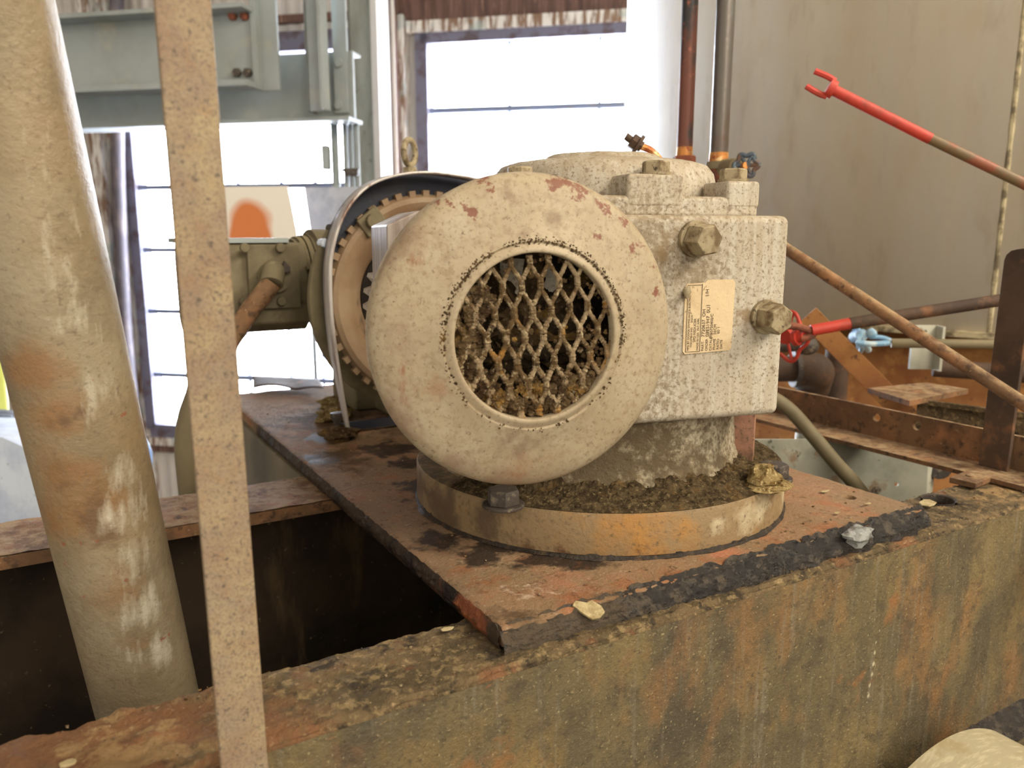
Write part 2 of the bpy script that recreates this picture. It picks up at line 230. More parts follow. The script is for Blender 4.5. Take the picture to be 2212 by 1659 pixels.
m_hoodin = M('dark_inner_guard', (36, 40, 52), [((54, 54, 60), 10, .5, .65, {})], rough=.6)
m_hopper = M('stained_sheet', (232, 226, 214), [((206, 120, 64), 4, .45, .56, {'mask': [(0, 0, -.03, .17)], 'boost': .36, 'cut': .5, 'd': 2})], rough=.5)
m_bluegrey = M('blue_grey_steel', (150, 158, 172), [((172, 178, 190), 14, .5, .62, {})], rough=.5)
gl = bpy.data.materials.new('window_glass'); gl.use_nodes = True; t = gl.node_tree; N = t.nodes
for n in list(N):
    if n.type == 'BSDF_PRINCIPLED': N.remove(n)
tr = N.new('ShaderNodeBsdfTransparent'); gs = N.new('ShaderNodeBsdfGlossy'); ms = N.new('ShaderNodeMixShader'); ms.inputs[0].default_value = .05; gs.inputs['Roughness'].default_value = .05
t.links.new(tr.outputs[0], ms.inputs[1]); t.links.new(gs.outputs[0], ms.inputs[2]); t.links.new(ms.outputs[0], N['Material Output'].inputs[0])

# ------------------------------------------------------------------ mesh building
class MB:
    def __init__(s): s.b = bmesh.new()
    def _mark(s, vs, smooth):
        for v in vs:
            for f in v.link_faces: f.smooth = smooth
    def box(s, lo, hi, mat=None, cut=0):
        c = [(a+b)/2 for a, b in zip(lo, hi)]; d = [abs(b-a) for a, b in zip(lo, hi)]
        mx = Matrix.Translation(c) @ Matrix.Diagonal((*d, 1))
        if mat: mx = mat @ mx
        bmesh.ops.create_cube(s.b, size=1, matrix=mx); return s
    def prism(s, pts, a, b, fn):          # polygon pts (p,q) extruded between a and b; fn(p,q,e) -> xyz
        n = len(pts); A = [s.b.verts.new(fn(p, q, a)) for p, q in pts]; B = [s.b.verts.new(fn(p, q, b)) for p, q in pts]
        s.b.faces.new(A); s.b.faces.new(B[::-1])
        for i in range(n): s.b.faces.new((A[i], B[i], B[(i+1) % n], A[(i+1) % n]))
        return s
    def lathe(s, prof, mat=Matrix.Identity(4), seg=48, close=False):      # prof (r,z)
        rings = []
        for r, z in prof:
            if r < 1e-6: rings.append([s.b.verts.new(mat @ Vector((0, 0, z)))])
            else: rings.append([s.b.verts.new(mat @ Vector((r*math.cos(k*2*math.pi/seg), r*math.sin(k*2*math.pi/seg), z))) for k in range(seg)])
        pairs = list(zip(rings, rings[1:]))
        if close: pairs.append((rings[-1], rings[0]))
        for a, b in pairs:
            for k in range(seg):
                k2 = (k+1) % seg
                q = [a[k % len(a)], a[k2 % len(a)], b[k2 % len(b)], b[k % len(b)]]
                u = []
                for v in q:
                    if v not in u: u.append(v)
                if len(u) > 2:
                    f = s.b.faces.new(u); f.smooth = True
        return s
    def cyl(s, p, q, r, seg=24, r2=None, cap=True):
        p = Vector(p); q = Vector(q); d = q-p; L = d.length
        m = Matrix.Translation(p) @ d.to_track_quat('Z', 'Y').to_matrix().to_4x4()
        r2 = r if r2 is None else r2
        return s.lathe(([(0, 0)] if cap else [])+[(r, 0), (r2, L)]+([(0, L)] if cap else []), m, seg)
    def tube(s, pts, r, seg=14, res=6, cap=True):     # smooth tube through pts
        P = [Vector(p) for p in pts]; path = []
        if len(P) > 2 and res > 1:
            for i in range(len(P)-1):
                p0 = P[max(i-1, 0)]; p1 = P[i]; p2 = P[i+1]; p3 = P[min(i+2, len(P)-1)]
                for k in range(res):
                    t = k/res
                    path.append(.5*((2*p1)+(p2-p0)*t+(2*p0-5*p1+4*p2-p3)*t*t+(3*p1-p0-3*p2+p3)*t**3))
            path.append(P[-1])
        else: path = P
        rings = []; up = None
        for i, p in enumerate(path):
            d = (path[min(i+1, len(path)-1)]-path[max(i-1, 0)]).normalized()
            if up is None: up = Vector((0, 0, 1)) if abs(d.z) < .9 else Vector((1, 0, 0))
            x = d.cross(up).normalized(); y = x.cross(d); up = y
            rr = r(i/(len(path)-1)) if callable(r) else r
            rings.append([s.b.verts.new(p+x*rr*math.cos(k*2*math.pi/seg)+y*rr*math.sin(k*2*math.pi/seg)) for k in range(seg)])
        for a, b in zip(rings, rings[1:]):
            for k in range(seg):
                f = s.b.faces.new((a[k], a[(k+1) % seg], b[(k+1) % seg], b[k])); f.smooth = True
        if cap: s.b.faces.new(rings[0][::-1]); s.b.faces.new(rings[-1])
        return s
    def hexa(s, c, ax, r, h, sides=6, rot=0., dome=.0):
        c = Vector(c); m = Matrix.Translation(c) @ Vector(ax).to_track_quat('Z', 'Y').to_matrix().to_4x4() @ Matrix.Rotation(rot, 4, 'Z')
        st = len(s.b.faces)
        s.lathe([(0, 0), (r, 0), (r, h*.86), (r*.9, h), (0, h+dome)], m, sides)
        s.b.faces.ensure_lookup_table()
        for f in s.b.faces[st:]: f.smooth = False
        return s
    def lump(s, c, r, amp=.35, freq=2.2, sub=2, sq=(1, 1, 1), seed=0):
        vs = bmesh.ops.create_icosphere(s.b, subdivisions=sub, radius=1)['verts']; c = Vector(c)
        for v in vs:
            n = mn.noise(v.co*freq+Vector((seed*3.1, seed*1.7, seed*.7))); k = 1+amp*n*2
            v.co = c+Vector((v.co.x*sq[0], v.co.y*sq[1], v.co.z*sq[2]))*r*k
        s._mark(vs, True); return s
    def grid(s, nx, ny, fn):
        g = [[s.b.verts.new(fn(i/nx, j/ny)) for j in range(ny+1)] for i in range(nx+1)]
        for i in range(nx):
            for j in range(ny):
                f = s.b.faces.new((g[i][j], g[i+1][j], g[i+1][j+1], g[i][j+1])); f.smooth = True
        return g
    def build(s, name, mat, parent=None, bevel=0, local=False, sharp=35, solid=0, seg=2):
        bmesh.ops.recalc_face_normals(s.b, faces=s.b.faces)
        if parent is not None and not local: s.b.transform(XF[parent.name].inverted())
        for e in s.b.edges:
            if len(e.link_faces) == 2 and e.calc_face_angle(0) > R_(sharp): e.smooth = False
        me = bpy.data.meshes.new(name); s.b.to_mesh(me); s.b.free()
        if bevel:
            for p in me.polygons: p.use_smooth = True
        me.materials.append(mat)
        ob = bpy.data.objects.new(name, me); COL.objects.link(ob)
        if parent is not None: ob.parent = parent if not XP.get(parent.name) else parent
        XF[ob.name] = XF[parent.name] if parent is not None else Matrix.Identity(4)
        if solid:
            q = ob.modifiers.new('solid', 'SOLIDIFY'); q.thickness = solid; q.offset = 0
        if bevel:
            q = ob.modifiers.new('bevel', 'BEVEL'); q.width = bevel; q.segments = seg; q.limit_method = 'ANGLE'; q.angle_limit = R_(35); q.harden_normals = True
        return ob
XF = {}; XP = {}
def thing(name, loc, label, cat, rot=0., group=None):
    o = bpy.data.objects.new(name, None); COL.objects.link(o); o.location = loc; o.rotation_euler = (0, 0, rot); o.empty_display_size = .05
    XF[o.name] = Matrix.Translation(loc) @ Matrix.Rotation(rot, 4, 'Z')
    return tag(o, label, cat, group)
def tag(o, label, cat, group=None, kind=None):
    o['label'] = label; o['category'] = cat
    if group: o['group'] = group
    if kind: o['kind'] = kind
    return o
def struct(o, label=None):
    o['kind'] = 'structure'
    if label: o['label'] = label
    return o
def cutout(ob, cb):               # subtract the meshes built in cb, leaving one plain mesh
    me = bpy.data.meshes.new('c'); bmesh.ops.recalc_face_normals(cb.b, faces=cb.b.faces)
    if ob.parent is not None: cb.b.transform(XF[ob.parent.name].inverted())
    cb.b.to_mesh(me); c = bpy.data.objects.new('c', me); COL.objects.link(c)
    c.parent = ob.parent
    q = ob.modifiers.new('b', 'BOOLEAN'); q.object = c; q.solver = 'EXACT'
    bpy.context.view_layer.update()
    e = ob.evaluated_get(bpy.context.evaluated_depsgraph_get()); nm = bpy.data.meshes.new_from_object(e)
    ob.modifiers.clear(); ob.data = nm; bpy.data.objects.remove(c)

# ================================================================== ROOM
WF = Frame(1106, 4.5, -78+180)     # back wall: u runs right and a little nearer
WF.u = -WF.u if WF.u.dot(Vector((cY, -sY, 0))) < 0 else WF.u
WF.n = Vector((-WF.u.y, WF.u.x, 0)); WF.rot = math.atan2(WF.u.y, WF.u.x)
def wbox(mb, F, x0, y0, x1, y1, v0, v1):   # a box on frame F covering the pixel rectangle, from depth v0 to v1
    pts = [F.uw(x, y) for x, y in ((x0, y0), (x1, y0), (x0, y1), (x1, y1))]
    u0 = (pts[0][0]+pts[2][0])/2; u1 = (pts[1][0]+pts[3][0])/2; w0 = (pts[2][1]+pts[3][1])/2; w1 = (pts[0][1]+pts[1][1])/2
    fbox(mb, F, u0, u1, w0, w1, v0, v1)
def fbox(mb, F, u0, u1, w0, w1, v0, v1):
    m = Matrix(((F.u.x, F.n.x, 0, F.o.x), (F.u.y, F.n.y, 0, F.o.y), (0, 0, 1, 0), (0, 0, 0, 1)))
    mb.box((u0, v0, w0), (u1, v1, w1), m)
def U(F, x, y=400): return F.uw(x, y)[0]
def Z(F, x, y): return F.uw(x, y)[1]
# window openings in wall coordinates
w1u0, w1u1 = U(WF, 300, 500), U(WF, 772, 400); w1z0, w1z1 = Z(WF, 380, 925), Z(WF, 640, 92)
w2u0, w2u1 = U(WF, 916, 250), U(WF, 1420, 250); w2z0, w2z1 = Z(WF, 1000, 925), Z(WF, 1100, 66)
UL, UR = -6.5, 6.0; ZT = 4.6
def corrug(name, u0, u1, z0, z1, v, mat):
    mb = MB(); n = max(4, int((u1-u0)/.012)); A = []
    for i in range(n+1):
        u = u0+(u1-u0)*i/n; ph = (u/.076) % 1; d = -.011 if .1 < ph < .42 else (0 if ph > .52 else -.005)
        A.append((mb.b.verts.new(WF.p(u, v+d, z0)), mb.b.verts.new(WF.p(u, v+d, z1))))
    for a, b in zip(A, A[1:]): mb.b.faces.new((a[0], b[0], b[1], a[1]))
    return mb
# the wall: one mesh of corrugated panels around the openings
mb = MB()
for (a, b, c, d) in ((UL, w1u0, 0, ZT), (w1u0, w1u1, 0, w1z0), (w1u0, w1u1, w1z1, ZT), (w1u1, w2u0, 0, ZT), (w2u0, w2u1, 0, w2z0), (w2u0, w2u1, w2z1, ZT), (w2u1, UR, 0, ZT)):
    q = corrug('x', a, b, c, d, 0, None); me = bpy.data.meshes.new('x'); q.b.to_mesh(me); q.b.free(); mb.b.from_mesh(me)
struct(mb.build('wall_back', m_siding, solid=.004))
def mkwindow(i, u0, u1, z0, z1, mu, mz, lab):
    mb = MB(); t = .055
    for a in ((u0-.03, u0+t*.7, z0, z1), (u1-t*.7, u1+.03, z0, z1), (u0, u1, z1-t, z1+.05), (u0, u1, z0-.05, z0+t*.6)): fbox(mb, WF, *a, -.05, .06)
    fr = struct(mb.build('window_%d' % i, m_frame), lab)
    mb = MB()
    for u in mu: fbox(mb, WF, u-.007, u+.007, z0, z1, -.01, .012)
    for z in mz: fbox(mb, WF, u0, u1, z-.015, z+.015, -.022, .015)
    k = mb.build('muntin', m_muntin, fr)
    mb = MB(); fbox(mb, WF, u0, u1, z0, z1, .016, .02); mb.build('pane', gl, fr)
mkwindow(1, w1u0, w1u1, w1z0, w1z1, [U(WF, 428, 700), U(WF, 515, 400), U(WF, 602, 275), U(WF, 690, 600)], [Z(WF, 350, y) for y in (405, 540, 672, 808)], 'tall glaring window behind the left post and pipe')
mkwindow(2, w2u0, w2u1, w2z0, w2z1, [U(WF, 1101, 120), U(WF, 1297, 120)], [Z(WF, 1101, y) for y in (235, 480, 720)], 'wide glaring window between the grey column and the tank')
# trims
mb = MB(); wbox(mb, WF, 885, 36, 1500, 62, -.07, .0); struct(mb.build('trim_1', m_wood2))
mb = MB(); wbox(mb, WF, 540, 36, 770, 52, -.06, .0); struct(mb.build('trim_2', m_wood))
mb = MB(); wbox(mb, WF, 876, 40, 893, 940, -.09, .0); struct(mb.build('trim_3', m_wood2))
mb = MB(); wbox(mb, WF, 838, -120, 882, 1100, -.16, -.0); struct(mb.build('trim_4', m_wood))
mb = MB(); fbox(mb, WF, w1u0-.06, w1u1, w1z0-.10, w1z0-.05, -.07, 0); struct(mb.build('trim_5', m_wood2))
mb = MB(); fbox(mb, WF, w1u0-.06, w1u1, w1z0-.15, w1z0-.10, -.05, 0); struct(mb.build('trim_6', m_wood))
mb = MB(); fbox(mb, WF, U(WF, 232, 500), U(WF, 256, 500), 0, ZT, -.09, 0); struct(mb.build('trim_7', m_wood2))
mb = MB(); fbox(mb, WF, U(WF, 258, 500), U(WF, 300, 500), 0, ZT, -.04, 0); struct(mb.build('trim_8', m_wood2))
# header board above right window, brown ply
mb = MB(); wbox(mb, WF, 870, -60, 1500, 36, -.05, -.012); struct(mb.build('trim_9', m_wood))
# bent dark insulated pipe beside the left window
t = thing('insulated_pipe', WF.p(U(WF, 285), -.12, 0), 'dark wrapped pipe running up beside the tall left window', 'pipe')
MB().tube([WF.p(U(WF, x, y), -.11, Z(WF, x, y)) for x, y in ((306, 1050), (302, 960), (300, 900), (308, 850), (304, 800), (296, 700), (288, 560), (282, 400), (280, 270), (280, -200))], lambda k: .040, 16).build('wrapped_run', M('dark_wrap', (92, 86, 92), [((124, 112, 112), 20, .5, .66, {'st': (1, 1, .4)})], rough=.6), t)
# floor, ceiling, side walls
P4 = lambda: [WF.p(UL, 0, 0), WF.p(UR, 0, 0)]
def quadstruct(name, pts, mat, th=.05):
    mb = MB(); vs = [mb.b.verts.new(p) for p in pts]; mb.b.faces.new(vs); return struct(mb.build(name, mat, solid=th))
a, b = P4(); back = -WF.n*8
up = Vector((0, 0, ZT))
quadstruct('floor', [a, b, b+back, a+back], m_floor)
quadstruct('ceiling', [a+up, b+up, b+up+back, a+up+back], m_wall)
quadstruct('wall_left', [a, a+back, a+back+up, a+up], m_wall)
quadstruct('wall_right', [b, b+back, b+back+up, b+up], m_wall)

# ------------------------------------------------------------------ steelwork up by the windows
SF = Frame(500, 2.6, 102); SF.u = -SF.u if SF.u.dot(Vector((cY, -sY, 0))) < 0 else SF.u; SF.n = Vector((-SF.u.y, SF.u.x, 0))
SG = Frame(500, 2.48, 102); SG.u = -SG.u if SG.u.dot(Vector((cY, -sY, 0))) < 0 else SG.u; SG.n = Vector((-SG.u.y, SG.u.x, 0))
t = thing('channel_beam', SG.p(0, 0, 2.8), 'upper grey steel channel with bolted end plate, high behind the tan post', 'beam')
mb = MB(); u0, u1 = SG.uw(-200, 130)[0], SG.uw(556, 130)[0]; z0, z1 = Z(SG, 350, 192), Z(SG, 350, 38)
fbox(mb, SG, u0, u1, z0, z1, 0, .01); fbox(mb, SG, u0, u1, z0-.012, z0+.004, -.07, .01); fbox(mb, SG, u0, u1, z1-.004, z1+.008, -.07, .01)
mb.build('web', m_gsteel, t)
mb = MB(); fbox(mb, SG, U(SG, 548, 100), U(SG, 560, 100), Z(SG, 560, 194), 5*.9, -.012, .02); fbox(mb, SG, U(SG, 556, 100), U(SG, 596, 100), Z(SG, 570, 194), 4.55, .01, .02); mb.build('end_angle', m_gsteel, t)
for x, y in ((505, 36), (530, 36), (514, 158), (537, 158)):
    mb = MB(); mb.hexa(SG.p(U(SG, x, y)*1.0, 0, Z(SG, x, y)), -SG.n, .013, .014); mb.build('bolt', m_dbolt if y > 100 else m_rustfit, t)
t = thing('channel_beam', SF.p(.2, .2, 2.5), 'lower grey steel channel with a light lower lip, crossing above the left window', 'beam')
mb = MB(); u0, u1 = SF.uw(-200, 130)[0], SF.uw(762, 130)[0]; z0, z1 = Z(SF, 440, 268), Z(SF, 440, 132)
fbox(mb, SF, u0, u1, z0, z1, .0, .01); fbox(mb, SF, u0, u1, z0-.008, z0+.003, -.045, .06); fbox(mb, SF, u0, u1, z1, z1+.008, 0, .06); mb.build('web', m_gsteel, t)
t = thing('grey_upright', SF.p(.38, -.07, 2.55), 'short pale grey upright channel with two rivets, hanging over the lower beam', 'channel')
mb = MB(); zz = Z(SF, 710, 246)
fbox(mb, SF, U(SF, 678, 100), U(SF, 718, 100), zz, 4.55, -.06, -.05); fbox(mb, SF, U(SF, 718, 100), U(SF, 724, 100), zz, 4.55, -.10, -.05); fbox(mb, SF, U(SF, 722, 100), U(SF, 752, 100), zz, 4.55, -.012, -.002); fbox(mb, SF, U(SF, 678, 100), U(SF, 684, 100), zz, 4.55, -.06, .0)
mb.build('channel_body', m_gsteel, t)
for y in (138, 229): MB().hexa(SF.p(U(SF, 736, y), -.012, Z(SF, 736, y)), -SF.n, .013, .008, 12).build('rivet', m_gsteel, t)
CF = Frame(800, 3.4, 102); CF.u = -CF.u if CF.u.dot(Vector((cY, -sY, 0))) < 0 else CF.u; CF.n = Vector((-CF.u.y, CF.u.x, 0))
t = thing('steel_column', CF.p(0, 0, 0), 'grey painted steel column between the two windows', 'column')
mb = MB(); fbox(mb, CF, U(CF, 757, 200), U(CF, 818, 200), 0, 4.58, 0, .01); fbox(mb, CF, U(CF, 757, 200), U(CF, 762, 200), 0, 4.58, -.0, .12); mb.build('web', m_col, t)
mb = MB(); fbox(mb, CF, U(CF, 816, 200), U(CF, 830, 200), 0, 4.58, -.06, .07); mb.build('flange', m_siding, t)
t = thing('white_conduit', CF.p(U(CF, 838), -.02, 0), 'thin white conduit clipped beside the grey column', 'conduit')
MB().tube([CF.p(U(CF, 838, 100), .06, 0), CF.p(U(CF, 838, 100), .06, 4.55)], .007, 10, 1).build('run', m_siding, t)
tag(MB().tube([WF.p(U(WF, 846, -200), -.2, 4.5), WF.p(U(WF, 846, 60), -.2, Z(WF, 846, 60)), WF.p(U(WF, 852, 200), -.2, Z(WF, 852, 200)), WF.p(U(WF, 858, 380), -.2, Z(WF, 858, 380)), WF.p(U(WF, 860, 600), -.2, .0)], .006, 8).build('cable', m_duct), 'thin pale cable sagging down the brown post beside the column', 'cable')
t = thing('hanging_cable', WF.p(U(WF, 1300), -.3, 3.4), 'bright white looped cable dipping above the right window', 'cable')
MB().tube([WF.p(U(WF, x, y), -.3, Z(WF, x, y)) for x, y in ((1180, -140), (1215, -30), (1240, 0), (1285, 9), (1318, 12), (1334, 2), (1330, -30), (1300, -140), (1290, -260))], .007, 8).build('loop', m_siding, t)
# conduits and switch arm under the lower beam
for i, (x, r) in enumerate(((708, .012), (731, .008), (744, .006), (756, .008))):
    tag(MB().tube([SF.p(U(SF, x, 300), .05, Z(SF, x, 262)), SF.p(U(SF, x, 300), .05, .02)], r, 10, 1).build('conduit', m_gsteel),
        ['thickest grey conduit below the lower beam, carrying a long switch box', 'thin grey conduit next to the thickest conduit, below the beam', 'thinnest grey conduit between two others below the beam', 'grey conduit nearest the column below the beam'][i], 'conduit', 'conduits dropping from the lower beam')
t = thing('switch_box', SF.p(U(SF, 700), .03, 2.1), 'narrow rounded grey switch box on the thickest conduit', 'switch')
mb = MB(); wbox(mb, SF, 690, 312, 705, 366, .01, .04); mb.build('case', m_gsteel, t, bevel=.006)
t = thing('pipe_clamp', SF.p(U(SF, 745), .05, 2.0), 'small dark clamp across the thin conduits', 'clamp')
mb = MB(); wbox(mb, SF, 727, 362, 765, 369, .03, .037); mb.build('strap', m_dbolt, t)
for x in (742, 752, 762): MB().hexa(SF.p(U(SF, x, 372), .03, Z(SF, x, 374)), -SF.n, .009, .01).build('nut', m_dbolt, t)
# hopper sheet and blue-grey sheet behind the gearmotor
HF = Frame(600, 2.1, 102); HF.u = -HF.u if HF.u.dot(Vector((cY, -sY, 0))) < 0 else HF.u; HF.n = Vector((-HF.u.y, HF.u.x, 0))
p0 = HF.p(*([U(HF, 545, 470), 0, Z(HF, 545, 480)]))
t = thing('stained_panel', p0, 'white sheet panel with an orange rust stain, behind the rear gear unit', 'panel')
def pxprism(F, px, v0, v1):
    mb = MB(); return mb.prism([F.uw(x, y) for x, y in px], v0, v1, lambda u, w, v: F.p(u, v, w))
pxprism(HF, ((440, 404), (620, 402), (640, 505), (642, 545), (440, 545)), 0, .006).build('sheet', m_hopper, t)
for dx in (455, 470): MB().cyl(HF.p(U(HF, dx, 500), .003, Z(HF, 600, 540)), HF.p(U(HF, dx, 500), .003, 0.0), .006).build('support', m_bluegrey, t)
t = thing('blue_grey_panel', HF.p(U(HF, 680, 470), .1, 2.0), 'blue-grey steel panel behind the bolted flange ring', 'panel')
pxprism(HF, ((618, 400), (765, 398), (765, 520), (636, 520)), .1, .12).build('sheet', m_bluegrey, t)
for dx in (626, 756): MB().cyl(HF.p(U(HF, dx, 500), .11, Z(HF, 640, 505)), HF.p(U(HF, dx, 500), .11, 0.0), .006).build('support', m_bluegrey, t)

# ------------------------------------------------------------------ tank
TC = Vector((3.0*math.sin(YAW+R_(33.2)), 3.0*math.cos(YAW+R_(33.2)), 0)); TR = 1.287; TZ = 1.815
t = thing('storage_tank', TC, 'huge tan cylindrical tank with a welded seam, filling the right side', 'tank')
mt = Matrix.Translation(TC)
MB().lathe([(TR, TZ), (TR, 4.55)], mt, 160).build('shell', m_tank, t, solid=.006)
MB().lathe([(0, TZ-.006), (TR-.002, TZ-.006), (TR+.012, TZ-.004), (TR+.012, TZ+.006), (TR, TZ+.008)], mt, 160).build('bottom_rim', m_bead, t)
MB().lathe([(TR-.05, 0), (TR-.05, TZ-.006)], mt, 120).build('skirt', m_orust, t, solid=.01)
b1 = TC+Vector((0, 0, 0)); 
def ontank(x, y, rad=TR):
    r, fw = ray(x, y); d = Vector((r.x, r.y)); c = Vector((TC.x, TC.y)); A = d.dot(d); B = -2*d.dot(c); C_ = c.dot(c)-rad*rad
    k = (-B-math.sqrt(max(B*B-4*A*C_, 0)))/(2*A); return Vector((0, 0, H))+r*k
s0 = ontank(2150, 600); s0.z = 0
MB().tube([s0+Vector((0, 0, TZ+k*(4.5-TZ)/160)) + Vector((mn.noise((k*1., 0, 0))*.002, mn.noise((k*1., 5, 0))*.002, 0)) for k in range(161)], lambda k: .0055+.0015*mn.noise((k*90, 1, 1)), 8, 1).build('weld_seam', m_bead, t)

# ------------------------------------------------------------------ machinery between vat and tank
def rod(name, lab, cat, pts, r, mat, extra=None, mats=None):
    t = thing(name, Vector(pts[0]), lab, cat)
    MB().tube(pts, r, 18, 6).build('shaft', mat, t); return t
a_, b_ = atd(1640, 500, .95), atd(2330, 950, .74)
tag(MB().tube([a_, b_], .0068, 18, 1).build('rusty_rod', m_rust), 'long round brown rod sloping down to the right in front of the flat bar', 'rod')
t = thing('red_reach_rod', atd(1800, 190, .95), 'red rod with a forked tip, high in front of the tank, fading to olive', 'rod')
q0, q1, q2 = atd(1795, 192, .95), atd(2010, 300, .93), atd(2420, 497, .88)
MB().tube([q0, q1], .0062, 16, 1).build('shaft', m_red, t); MB().tube([q1, q2], .0060, 16, 1).build('bare_shaft', M('olive_rod', (112, 92, 62), [((140, 80, 56), 20, .5, .6, {})], rough=.5), t)
mb = MB(); d = (q0-q1).normalized(); n = Vector((0, 0, 1)); n = (n-d*n.dot(d)).normalized(); s_ = d.cross(n)
mb.cyl(q0-d*.004, q0+d*.004, .010)
for sg in (-1, 1): mb.tube([q0+n*.009*sg, q0+n*.010*sg+d*.010, q0+n*.009*sg+d*.026], .0035, 8, 3)
mb.build('fork', m_red, t)
t = thing('valve_reach_rod', atd(1760, 712, 1.0), 'dark rod with a red end, running from the red handwheel to the flat bar', 'rod')
r0, r1, r2 = atd(1752, 714, 1.0), atd(1835, 699, 1.0), atd(2215, 640, 1.0)
MB().tube([r0, r1], .0073, 16, 1).build('red_end', m_red, t); MB().tube([r1, r2], .0078, 16, 1).build('shaft', m_drust, t)
mb = MB(); mb.tube([atd(1690, 705, 1.0), atd(1720, 705, 1.0), atd(1752, 714, 1.0)], .0045, 10, 5); mb.tube([atd(1728, 731, 1.0), atd(1750, 727, 1.0), atd(1760, 718, 1.0)], .0045, 10, 5); mb.build('clevis', m_rustfit, t)
def handwheel(t, c, ax, R, r, mat, spokes=5, wav=.12):
    m = Matrix.Translation(c) @ Vector(ax).to_track_quat('Z', 'Y').to_matrix().to_4x4(); mb = MB()
    n = 60; pts = [m @ Vector((R*(1+wav*math.cos(spokes*2*math.pi*k/n))*math.cos(2*math.pi*k/n), R*(1+wav*math.cos(spokes*2*math.pi*k/n))*math.sin(2*math.pi*k/n), 0)) for k in range(n+1)]
    mb.tube(pts, r, 8, 1)
    for k in range(spokes):
        a = 2*math.pi*k/spokes; mb.cyl(c, m @ Vector((R*math.cos(a), R*math.sin(a), 0)), r*.8, 8)
    mb.cyl(m @ Vector((0, 0, -r*1.6)), m @ Vector((0, 0, r*1.6)), R*.34)
    return mb.build('handwheel', mat, t)
t = thing('red_valve', atd(1695, 728, 1.03), 'red valve handwheel half hidden behind the gearbox edge', 'valve')
handwheel(t, atd(1698, 726, 1.03), atd(1650, 740, 1.0)-atd(1740, 720, 1.05), .030, .0026, m_red)
mb = MB(); c = atd(1716, 731, 1.01); ax = (atd(1740, 726, 1.0)-atd(1700, 733, 1.02)).normalized(); mb.cyl(c, c+ax*.006, .010); mb.cyl(c+ax*.006, c+ax*.014, .006); mb.build('stem_nut', m_red, t)
mb = MB(); mb.tube([atd(1660, 742, 1.1), atd(1700, 742, 1.1), atd(1735, 738, 1.1)], .012, 14, 4); mb.lump(atd(1742, 745, 1.1), .016, .1, 1, 2, (1.2, 1, .9)); mb.build('body', m_dbolt, t)
t = thing('blue_valve', atd(1855, 725, 1.2), 'pale blue valve handwheel in front of the tank foot', 'valve')
handwheel(t, atd(1853, 729, 1.2), Vector((.55, -.55, .2)), .022, .0035, m_blue, 5)
mb = MB(); mb.cyl(atd(1846, 728, 1.2), atd(1862, 724, 1.17), .009); mb.cyl(atd(1858, 732, 1.17), atd(1876, 756, 1.2), .005); mb.lump(atd(1882, 720, 1.17), .008, .1); mb.build('body', m_blue, t)
t = thing('blue_valve_rod', atd(1920, 742, 1.17), 'level grey-brown rod forked onto the pale blue valve', 'rod')
MB().tube([atd(1925, 741, 1.17), atd(2230, 745, 1.12)], .0068, 14, 1).build('shaft', m_hose, t)
mb = MB(); mb.tube([atd(1850, 740, 1.16), atd(1880, 743, 1.16), atd(1920, 741, 1.17)], .0042, 8, 4); mb.tube([atd(1880, 728, 1.17), atd(1905, 729, 1.17), atd(1925, 736, 1.17)], .0034, 8, 4); mb.build('fork', m_blue, t)
# strap
def flatbar(name, lab, cat, p, q, w, th, mat, wd):
    p, q = Vector(p), Vector(q); d = (q-p).normalized(); s_ = d.cross(Vector(wd)).normalized(); n = s_.cross(d)
    m = Matrix((s_, n, d)).transposed().to_4x4(); m.translation = p
    mb = MB(); mb.box((-w/2, -th/2, 0), (w/2, th/2, (q-p).length), m); return tag(mb.build(name, mat, bevel=.0008), lab, cat)
vw = lambda p: (Vector((0, 0, H))-Vector(p)).normalized()
p = atd(1745, 680, 1.19); q = atd(1985, 925, 1.14)
flatbar('steel_strap', 'orange-brown flat strap leaning diagonally in front of the tank foot', 'strap', p, q, .031, .005, m_orust, -vw(p))
# elbow and pipework
t = thing('pipe_elbow', atd(1740, 800, 1.28), 'black pipe elbow on a short grey pipe, beside the gearbox', 'pipe fitting')
c = atd(1752, 800, 1.28)
MB().tube([atd(1600, 795, 1.28), atd(1715, 797, 1.28)], .021, 18, 1).build('pipe', m_drust, t)
MB().cyl(atd(1712, 797, 1.28), atd(1722, 797, 1.28), .030).build('collar', m_dbolt, t)
MB().tube([atd(1718, 797, 1.28), atd(1745, 797, 1.28), atd(1762, 803, 1.29), atd(1760, 815, 1.31), atd(1755, 835, 1.33)], lambda k: .029, 20).build('elbow', m_drust, t)
MB().cyl(atd(1752, 832, 1.33), atd(1752, 832, 1.33)*1.-Vector((0, 0, .9)), .02).build('drop', m_ssheet, t)
tag(MB().cyl(Vector((atd(1812, 800, 1.36).x, atd(1812, 800, 1.36).y, .0)), atd(1812, 730, 1.36), .020).build('standpipe', m_drust), 'dark brown upright pipe in front of the orange tank skirt', 'pipe')
